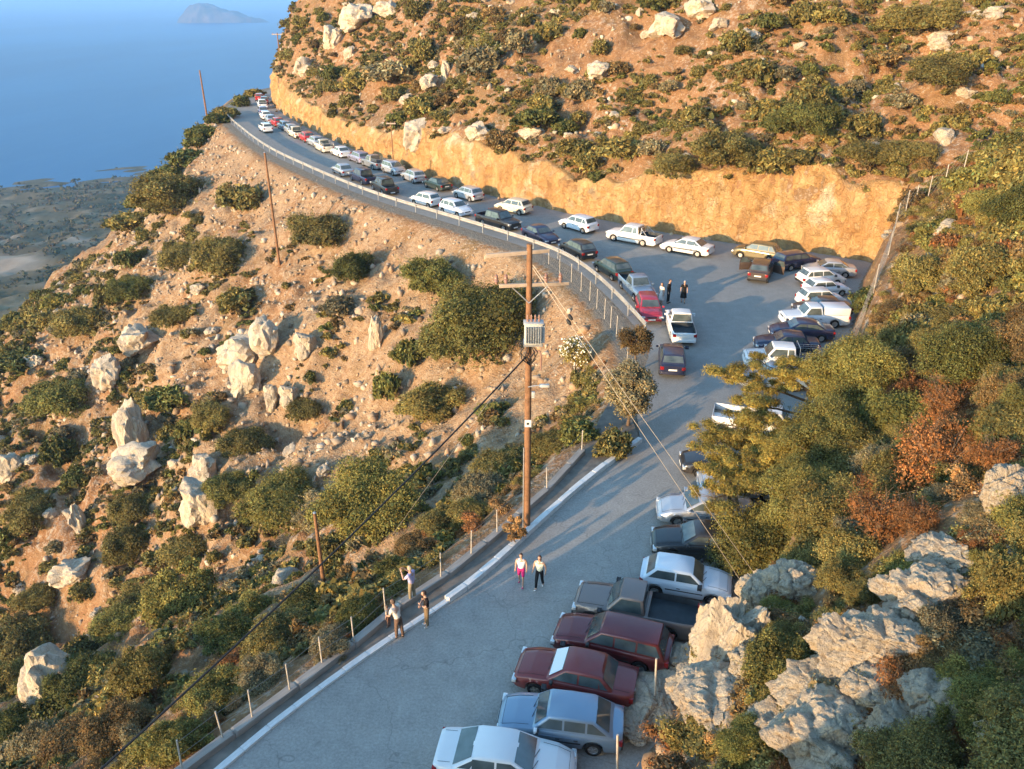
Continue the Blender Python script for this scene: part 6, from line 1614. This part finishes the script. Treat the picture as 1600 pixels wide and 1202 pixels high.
# ------------------------------------------------------------------ poles and cables
M['pole_wood'] = plain('creosoted_wood', (.24, .125, .065), .85, 0, .2, .3, 5, .4)
M['arm_wood'] = plain('weathered_arm', (.42, .33, .25), .8, 0, .2, .2, 4)
M['ceramic'] = plain('brown_insulator', (.30, .17, .13), .3)
M['tx_grey'] = plain('transformer_paint', (.50, .50, .47), .5, .1, .5, .12, 3)
M['cable'] = plain('black_cable', (.015, .015, .015), .6)
M['guy'] = plain('steel_strand', (.34, .30, .25), .5, .5)
PX, PY = .63, 27.97
def main_pole():
    root = empty('utility_pole', (PX, PY, .06)); tag(root, 'tall brown utility pole carrying a grey transformer beside the white kerb', 'utility pole')
    link('pole', tube_me('pole', [(0, 0, -.4), (0, 0, 6), (0, 0, 12.4)], [.15, .132, .105], 14), M['pole_wood'], root)
    link('conduit', tube_me('conduit', [(-.16, -.08, 0), (-.15, -.08, 4.0)], .03, 6), M['galv'], root)
    arm = link('crossarm', box_me('crossarm', -1.15, 1.15, -.06, .06, 12.02, 12.16, bev=.01), M['arm_wood'], root); arm.rotation_euler = (0, rad(-2), rad(10))
    arm2 = link('crossarm', box_me('crossarm', -1.3, 1.3, -.06, .06, 10.80, 10.93, bev=.01), M['arm_wood'], root); arm2.rotation_euler = (0, rad(1), rad(10))
    for s in (-1, 1): link('arm_brace', tube_me('arm_brace', [(s * .75, .1, 10.85), (0, -.13, 10.2)], .02, 6), M['galv'], root)
    for x in (-1.2, -.85, .62, 1.15):
        bm = bmesh.new(); prof = [(0, 0), (.05, 0), (.05, .08), (.09, .10), (.06, .16), (.085, .2), (.055, .27), (.07, .31), (.0, .38)]
        rings = [[bm.verts.new((x + q * math.cos(k * .785), .12 * x * .7 + q * math.sin(k * .785), 10.93 + z)) for k in range(8)] for q, z in prof]
        for a, b in zip(rings, rings[1:]):
            for k in range(8): bm.faces.new((a[k], a[(k + 1) % 8], b[(k + 1) % 8], b[k]))
        link('insulator', bm_to('insulator', bm, 50), M['ceramic'], root)
    # transformer on a bracket
    tx = link('transformer', box_me('transformer', -.28, .66, -.62, -.17, 8.66, 9.62, bev=.03), M['tx_grey'], root); tx.scale = (.72, .85, .86); tx.location = (.03, -.02, 1.25)
    link('lid', box_me('lid', -.33, .71, -.67, -.14, 9.622, 9.67, bev=.012), M['tx_grey'], tx)
    for k in range(7): link('cooling_fin', box_me('cooling_fin', -.2 + k * .125, -.18 + k * .125, -.76, -.615, 8.75, 9.52), M['tx_grey'], tx)
    for k in range(5): link('cooling_fin', box_me('cooling_fin', .655, .77, -.58 + k * .09, -.565 + k * .09, 8.75, 9.52), M['tx_grey'], tx)
    for x in (-.12, .08, .28, .48): link('bushing', tube_me('bushing', [(x, -.38, 9.66), (x, -.38, 9.76), (x, -.38, 9.90), (x, -.38, 9.98)], [.06, .045, .05, .02], 8), M['ceramic'], tx)
    link('bracket', box_me('bracket', -.2, .5, -.5, .12, 8.61, 8.685), M['galv'], root)
    # cable bundle and bent pipe
    for k in range(7):
        a = k * .9; link('cable_loop', tube_me('cable_loop', [(.16 * math.cos(a), -.17, 8.5), (.34 * math.cos(a), -.22, 8.25), (.26 * math.cos(a + .7), -.2, 7.95), (.05, -.17, 7.7)], .022, 5), M['cable'], root)
    link('bent_pipe', tube_me('bent_pipe', [(.05, -.16, 8.0), (.25, -.18, 8.28), (.42, -.18, 8.30), (.48, -.18, 8.1), (.47, -.18, 7.5)], .035, 7), M['ceramic'], root)
    st = link('lamp_bracket', tube_me('lamp_bracket', [(0, -.12, 6.75), (.3, -.2, 6.85), (.5, -.22, 6.86)], .022, 6), M['galv'], root)
    link('lamp_head', box_me('lamp_head', .42, .82, -.32, -.14, 6.80, 6.92, bev=.04), M['tx_grey'], root)
    link('meter_box', box_me('meter_box', .13, .26, -.2, -.08, 6.3, 6.55, bev=.01), M['tx_grey'], root)
    pl = link('notice_plate', box_me('notice_plate', -.13, .13, -.172, -.162, 5.0, 5.32), M['plate'], root)
    link('printed_mark', box_me('printed_mark', -.05, .05, -.1745, -.1722, 5.10, 5.2), M['plastic'], pl)
main_pole()
def sag(a, b, s, n=18):
    a, b = Vector(a), Vector(b); return [tuple(a.lerp(b, i / n) - Vector((0, 0, s * 4 * (i / n) * (1 - i / n)))) for i in range(n + 1)]
tag(link('power_cable', tube_me('power_cable', sag((PX - .1, PY - .15, 8.1), (-13.4, 8.2, 2.9), .55), .032, 6), M['cable']), 'thick black cable running from the transformer pole down past the short pole', 'cable')
gz = tz(-6.12, 33.14)
tag(link('guy_wire', tube_me('guy_wire', [(PX - .1, PY, 8.3), (-6.12, 33.14, gz - .1)], .010, 5), M['guy']), 'single grey stay wire from the pole down to the stony slope', 'wire')
for k, (dx, lab) in enumerate(((0, 'lower of two stay wires crossing the road from the pole top'), (.35, 'upper of two stay wires crossing the road from the pole top'))):
    e = (8.9 + dx, 22.4 + dx * .8); ez = tz(*e)
    a = Vector((PX + .12, PY - .1, 11.6 + .12 * k)); b = Vector((e[0], e[1], ez - .1)); m = a.lerp(b, .16)
    root = empty('stay_wire', tuple(a)); tag(root, lab, 'wire')
    link('strand', tube_me('strand', [Vector((0, 0, 0)), b - a], .010, 5), M['guy'], root)
    link('strain_insulator', tube_me('strain_insulator', [(m - a) - (b - a).normalized() * .13, m - a, (m - a) + (b - a).normalized() * .13], [.04, .075, .04], 8), M['cable'], root)
def plain_pole(x, y, h, r, label, lean=(0, 0), arm=0, dz=0.0):
    z = tz(x, y); root = empty('wooden_pole', (x, y, z)); tag(root, label, 'pole')
    link('pole', tube_me('pole', [(0, 0, -.5), (lean[0], lean[1], h)], [r * 1.15, r * .8], 10), M['pole_wood'], root)
    if arm:
        link('crossarm', box_me('crossarm', -arm, arm, -.06, .06, h - .35, h - .2), M['arm_wood'], root)
        for s in (-.8, 0, .8): link('insulator', tube_me('insulator', [(s * arm, 0, h - .2), (s * arm, 0, h - .02)], [.06, .03], 7), M['ceramic'], root)
    else:
        link('pole_cap', tube_me('pole_cap', [(lean[0], lean[1], h), (lean[0], lean[1], h + .05)], [r * .95, r * .5], 10), M['galv'], root)
plain_pole(-25.63, 85.04, 12.2, .13, 'long thin wooden pole on the scree rising past the guardrail')
plain_pole(-9.71, 32.58, 4.2, .10, 'short wooden pole on the bank beside the black cable')
plain_pole(-58.16, 159.51, 9.35, .16, 'bare wooden pole at the spur crest standing against the sea')
plain_pole(-45.6, 169.5, 7.0, .13, 'small pole with a crossarm on the skyline against the sea', arm=1.1)
plain_pole(-15.2, 104.6, 6.2, .07, 'thin pole standing against the pale part of the cut', arm=.6)

# ------------------------------------------------------------------ people
SKIN = plain('skin', (.50, .30, .21), .6, 0, .3)
def cloth(name, col): return plain('cloth_' + name, col, .9, 0, .1, .15, 14)
def skin_mesh(name, joints, edges, rad_, sub=1, root=0):
    me = bpy.data.meshes.new('tmp'); me.from_pydata([tuple(j) for j in joints], edges, [])
    o = bpy.data.objects.new('tmp', me); COL.objects.link(o)
    md = o.modifiers.new('s', 'SKIN'); md.use_smooth_shade = True
    for i, v in enumerate(me.skin_vertices[0].data):
        r = rad_[i]; v.radius = (r, r) if isinstance(r, (int, float)) else r; v.use_root = (i == root)
    sb = o.modifiers.new('d', 'SUBSURF'); sb.levels = sub; sb.render_levels = sub
    dg = bpy.context.evaluated_depsgraph_get()
    out = bpy.data.meshes.new_from_object(o.evaluated_get(dg)); out.name = name
    bpy.data.objects.remove(o); bpy.data.meshes.remove(me)
    for p in out.polygons: p.use_smooth = True
    return out
def person(label, x, y, z, rz, h=1.7, legs=((.0, 0), (.0, 0)), arms=None, lean=0.0, top=None, bottom=None, shoes=None, hair=(.05, .03, .02), long_hair=False, sleeves=True, skirt=None, short=False, bald=False, headtilt=0.0, vest=None):
    """legs: (forward swing of knee, forward swing of foot) left, right; arms: elbow and wrist positions left, right; faces +y"""
    k = h / 1.7 * (.91 if y < 40 else 1)
    root = empty('person', (x, y, z), rz); tag(root, label, 'person')
    ln = lambda p: Vector((p[0], p[1] + lean * max(0, p[2] - .93), p[2])) * k
    pel, sp, ch, nk, hd = ln((0, 0, .95)), ln((0, 0, 1.12)), ln((0, .01, 1.32)), ln((0, .01, 1.47)), ln((0, .03 + headtilt, 1.56))
    J = [pel, sp, ch, nk, hd]; E = [(0, 1), (1, 2), (2, 3), (3, 4)]; Rr = [(.135, .10), (.125, .09), (.15, .10), (.055, .055), (.06, .06)]
    lg = {}; ar = {}
    for si, s in enumerate((-1, 1)):
        kn, ft = legs[si]
        hip = Vector((s * .09, 0, .90)); knee = Vector((s * .10, kn, .50)); ank = Vector((s * .10, ft, .09 + max(0, abs(ft) - .12) * .2)); toe = ank + Vector((s * .02, .13, -.05))
        pts = [hip * k, knee * k, ank * k, toe * k]; lg[s] = pts; b = len(J)
        J += pts; E += [(0, b), (b, b + 1), (b + 1, b + 2), (b + 2, b + 3)]; Rr += [.085, .058, .04, .035]
        el, wr = (arms[si] if arms else ((s * .24, -.02, 1.14), (s * .25, .06, .90)))
        sh = ln((s * .19, .01, 1.41)); pts = [sh, ln(el), ln(wr)]; ar[s] = pts; b = len(J)
        J += pts; E += [(2, b), (b, b + 1), (b + 1, b + 2)]; Rr += [.062, .044, .030]
    Rr = [(a * k if isinstance(a, (int, float)) else (a[0] * k, a[1] * k)) for a in Rr]
    body = skin_mesh('body', J, E, Rr)
    bm = bmesh.new(); bm.from_mesh(body)
    hc = hd + Vector((0, .015, .085)) * k            # head: egg with brow, nose and chin, ears, eyes
    r = bmesh.ops.create_uvsphere(bm, u_segments=16, v_segments=12, radius=1.0)
    for v in r['verts']:
        p = v.co.copy(); q = Vector((p.x * .075, p.y * .095, p.z * .118))
        if p.z < 0: q.x *= 1 - .25 * -p.z; q.y *= 1 - .1 * -p.z
        if p.y > .75 and abs(p.x) < .35: q.y += .022 * max(0, 1 - abs(p.z + .1) / .35)
        v.co = hc + q * k
    for s in (-1, 1):
        for cpos, sz in (((s * .076, 0, -.005), (.012, .02, .03)), ):
            e = bmesh.ops.create_uvsphere(bm, u_segments=6, v_segments=5, radius=1.0)
            for v in e['verts']: v.co = hc + Vector((cpos[0] + v.co.x * sz[0], cpos[1] + v.co.y * sz[1], cpos[2] + v.co.z * sz[2])) * k
        wr_, dr = ar[s][2], (ar[s][2] - ar[s][1]).normalized()
        side = dr.cross(Vector((0, 1, 0))).normalized() if abs(dr.y) < .9 else Vector((1, 0, 0)); up_ = side.cross(dr)
        tube_me('palm', [wr_ - dr * .01 * k, wr_ + dr * .045 * k, wr_ + dr * .085 * k], [.026 * k, .036 * k, .032 * k], 8, bm)
        for fi, (off, ln_) in enumerate(((-.026, .065), (-.009, .078), (.009, .072), (.025, .055))):
            b0 = wr_ + dr * .08 * k + up_ * off * k; tube_me('f', [b0, b0 + dr * ln_ * .5 * k + side * .006 * k, b0 + dr * ln_ * .9 * k + side * .022 * k], [.009 * k, .0085 * k, .006 * k], 5, bm)
        b0 = wr_ + dr * .03 * k - up_ * .03 * k; tube_me('f', [b0, b0 + (dr * .035 - up_ * .025) * k, b0 + (dr * .07 - up_ * .028) * k], [.011 * k, .010 * k, .007 * k], 5, bm)
    bm.to_mesh(body); bm.free(); body.materials.clear()
    for p in body.polygons: p.use_smooth = True
    link('body', body, SKIN, root)
    bm = bmesh.new()
    for s in (-1, 1):
        e = bmesh.ops.create_uvsphere(bm, u_segments=6, v_segments=5, radius=.013 * k); bmesh.ops.translate(bm, vec=hc + Vector((s * .03, .084, .015)) * k, verts=e['verts'])
    link('eyes', bm_to('eyes', bm, 60), M['cable'], root)
    if not bald:
        bm = bmesh.new(); e = bmesh.ops.create_uvsphere(bm, u_segments=16, v_segments=12, radius=1.0)
        bmesh.ops.delete(bm, geom=[v for v in e['verts'] if v.co.z < (-.75 if long_hair else -.3) or (v.co.y > .45 and v.co.z < .55)], context='VERTS')
        for v in bm.verts:
            v.co = hc + Vector((v.co.x * .086, v.co.y * .106 - .006, v.co.z * (.130 if not long_hair or v.co.z > 0 else .24) + .004)) * k
        link('hair', bm_to('hair', bm, 60), plain('hair_' + label[:12], hair, .7), root)
    if top:
        J2 = [ln((0, 0, .84)), sp, ch, ln((0, .01, 1.45))]; E2 = [(0, 1), (1, 2), (2, 3)]; R2 = [(.165, .13), (.15, .118), (.172, .125), (.08, .075)]
        for s in (-1, 1):
            b = len(J2); J2 += [ar[s][0] + Vector((0, 0, .005))]; E2 += [(2, b)]; R2 += [.074]
            if sleeves:
                J2 += [ar[s][0].lerp(ar[s][1], .75 if sleeves == True else 1.0)]; E2 += [(b, b + 1)]; R2 += [.060]
                if sleeves == 'long': J2 += [ar[s][1].lerp(ar[s][2], .93)]; E2 += [(b + 1, b + 2)]; R2 += [.042]
        link('shirt', skin_mesh('shirt', J2, E2, [(a * k if isinstance(a, float) else (a[0] * k, a[1] * k)) for a in R2]), cloth(label[:10] + 't', top), root)
    if vest:
        J2 = [ln((0, -.03, .88)), sp + Vector((0, -.03, 0)), ch + Vector((0, -.03, 0)), ln((0, -.02, 1.44))]
        link('waistcoat', skin_mesh('waistcoat', J2, [(0, 1), (1, 2), (2, 3)], [(.185 * k, .125 * k), (.172 * k, .12 * k), (.196 * k, .125 * k), (.11 * k, .07 * k)]), cloth(label[:10] + 'v', vest), root)
    if bottom:
        J2 = [ln((0, 0, 1.07)), pel]; E2 = [(0, 1)]; R2 = [(.142, .112), (.150, .118)]
        for s in (-1, 1):
            b = len(J2); pts = lg[s]
            J2 += [pts[0], pts[1]]; E2 += [(1, b), (b, b + 1)]; R2 += [.102, .074]
            if not short: J2 += [pts[2] + Vector((0, 0, .0))]; E2 += [(b + 1, b + 2)]; R2 += [.056]
        link('trousers' if not short else 'shorts', skin_mesh('trousers', J2, E2, [(a * k if isinstance(a, float) else (a[0] * k, a[1] * k)) for a in R2]), cloth(label[:10] + 'b', bottom), root)
    if skirt:
        bm = bmesh.new(); prof = [(.145, 1.08), (.16, .95), (.20, .75), (.25, .42)]
        rings = [[bm.verts.new((q * (1 + .06 * math.sin(5 * a)) * math.cos(a) * k, q * .85 * math.sin(a) * k, z_ * k)) for a in [2 * math.pi * i / 24 for i in range(24)]] for q, z_ in prof]
        for a, b in zip(rings, rings[1:]):
            for i in range(24): bm.faces.new((a[i], a[(i + 1) % 24], b[(i + 1) % 24], b[i]))
        link('skirt', bm_to('skirt', bm, 60), cloth(label[:10] + 's', skirt), root)
    for s in (-1, 1):
        a, t_ = lg[s][2], lg[s][3]; me = skin_mesh('shoe', [a + Vector((0, -.03, -.035)) * k, a + Vector((0, .05, -.045)) * k, t_ + Vector((0, .02, .0)) * k], [(0, 1), (1, 2)], [.045 * k, .045 * k, .036 * k])
        link('shoe', me, cloth(label[:10] + 'o', shoes or (.05, .04, .035)), root)
    return root
# heading: local +y turned by rz
person('girl in pink capri trousers, white vest top and sunglasses walking towards the camera', .35, 24.38, 0, rad(170), 1.62, ((.10, .16), (-.04, -.20)), top=(.72, .74, .78), bottom=(.62, .04, .20), shoes=(.55, .05, .18), sleeves=False, short=True)
person('girl in black leggings, pale top and black waistcoat walking in white shoes', 1.05, 24.2, 0, rad(160), 1.66, ((-.05, -.22), (.12, .18)), arms=[((-.25, -.06, 1.14), (-.26, .0, .9)), ((.25, -.02, 1.15), (.27, .10, .95))], top=(.74, .74, .58), bottom=(.02, .02, .022), shoes=(.75, .75, .72), sleeves=False, vest=(.02, .02, .02), hair=(.10, .045, .025), long_hair=True)
person('fair haired man in a lavender shirt holding something up by the fence', -3.72, 23.35, .06, rad(62), 1.76, ((.03, .04), (-.02, -.04)), arms=[((-.26, .16, 1.22), (-.12, .36, 1.44)), ((.26, .16, 1.22), (.08, .38, 1.46))], top=(.48, .44, .62), bottom=(.30, .24, .15), hair=(.40, .32, .22))
person('person in a black top and brown trousers standing with folded arms on the road', -3.05, 22.15, 0, rad(110), 1.72, ((.02, .02), (.02, .04)), arms=[((-.25, .10, 1.13), (.06, .24, 1.12)), ((.25, .10, 1.13), (-.06, .27, 1.16))], headtilt=.03, top=(.025, .02, .02), bottom=(.20, .14, .08), shoes=(.72, .72, .70), hair=(.06, .03, .02))
person('man in a white shirt and brown trousers leaning towards a child at the fence', -3.98, 21.55, 0, rad(55), 1.74, ((.04, .06), (-.03, -.10)), arms=[((-.24, .14, 1.14), (-.18, .36, 1.02)), ((.24, .14, 1.14), (.16, .36, 1.02))], lean=.28, top=(.72, .66, .56), bottom=(.16, .10, .07), shoes=(.03, .03, .03), hair=(.10, .06, .04))
person('small child in beige top beside the man in the white shirt', -4.42, 22.02, .06, rad(70), 1.05, ((.02, .03), (-.02, -.02)), top=(.58, .44, .32), bottom=(.24, .13, .09), hair=(.10, .06, .04))
person('white haired woman in a black dress walking across the lot', 12.64, 55.86, 0, rad(175), 1.64, ((.05, .10), (-.05, -.12)), top=(.015, .015, .015), skirt=(.015, .015, .015), sleeves=True, hair=(.62, .60, .58))
person('dark haired person in black standing between the pale dressed one and the woman', 11.5, 55.75, 0, rad(240), 1.78, ((.02, .02), (0, -.02)), top=(.02, .02, .022), bottom=(.02, .02, .022), sleeves='long')
person('person in pale clothes standing in front of the silver blue pickup', 10.95, 55.45, 0, rad(120), 1.62, ((.02, .02), (0, -.02)), top=(.68, .60, .52), skirt=(.66, .60, .55), hair=(.12, .06, .035), long_hair=True)

# ------------------------------------------------------------------ small things
def sack():
    rng = np.random.default_rng(5); a = -.8214; lx, ly = -1.55, .25
    bm = bmesh.new(); r = bmesh.ops.create_icosphere(bm, subdivisions=3, radius=1.0)
    for v in r['verts']:
        n_ = mnoise.noise(v.co * 2.2); v.co = Vector((v.co.x * .34, v.co.y * .32, (v.co.z + 1) * .36)) * (1 + .22 * n_)
    o = link('red_bundle', bm_to('red_bundle', bm, 70), plain('red_cloth', (.60, .02, .02), .8, 0, .2, .2, 4)); o.rotation_euler = (0, 0, a)
    o.location = (-1.376 + math.cos(a) * lx - math.sin(a) * ly, 77.31 + math.sin(a) * lx + math.cos(a) * ly, .75)
    tag(o, 'red cloth bundle heaped in the bed of the black double cab pickup', 'bundle')
sack()
pm = prism_me('paper_scrap', [(-.24, -.07, 0), (.22, -.10, .02), (.25, .06, .01), (-.2, .09, .03)], (0, 0, 1), .004, .008)
o = link('paper_scrap', pm, M['plate']); o.location = (12.04, 50.23, .004); tag(o, 'white scrap of paper lying on the empty lot surface', 'paper')

haze()
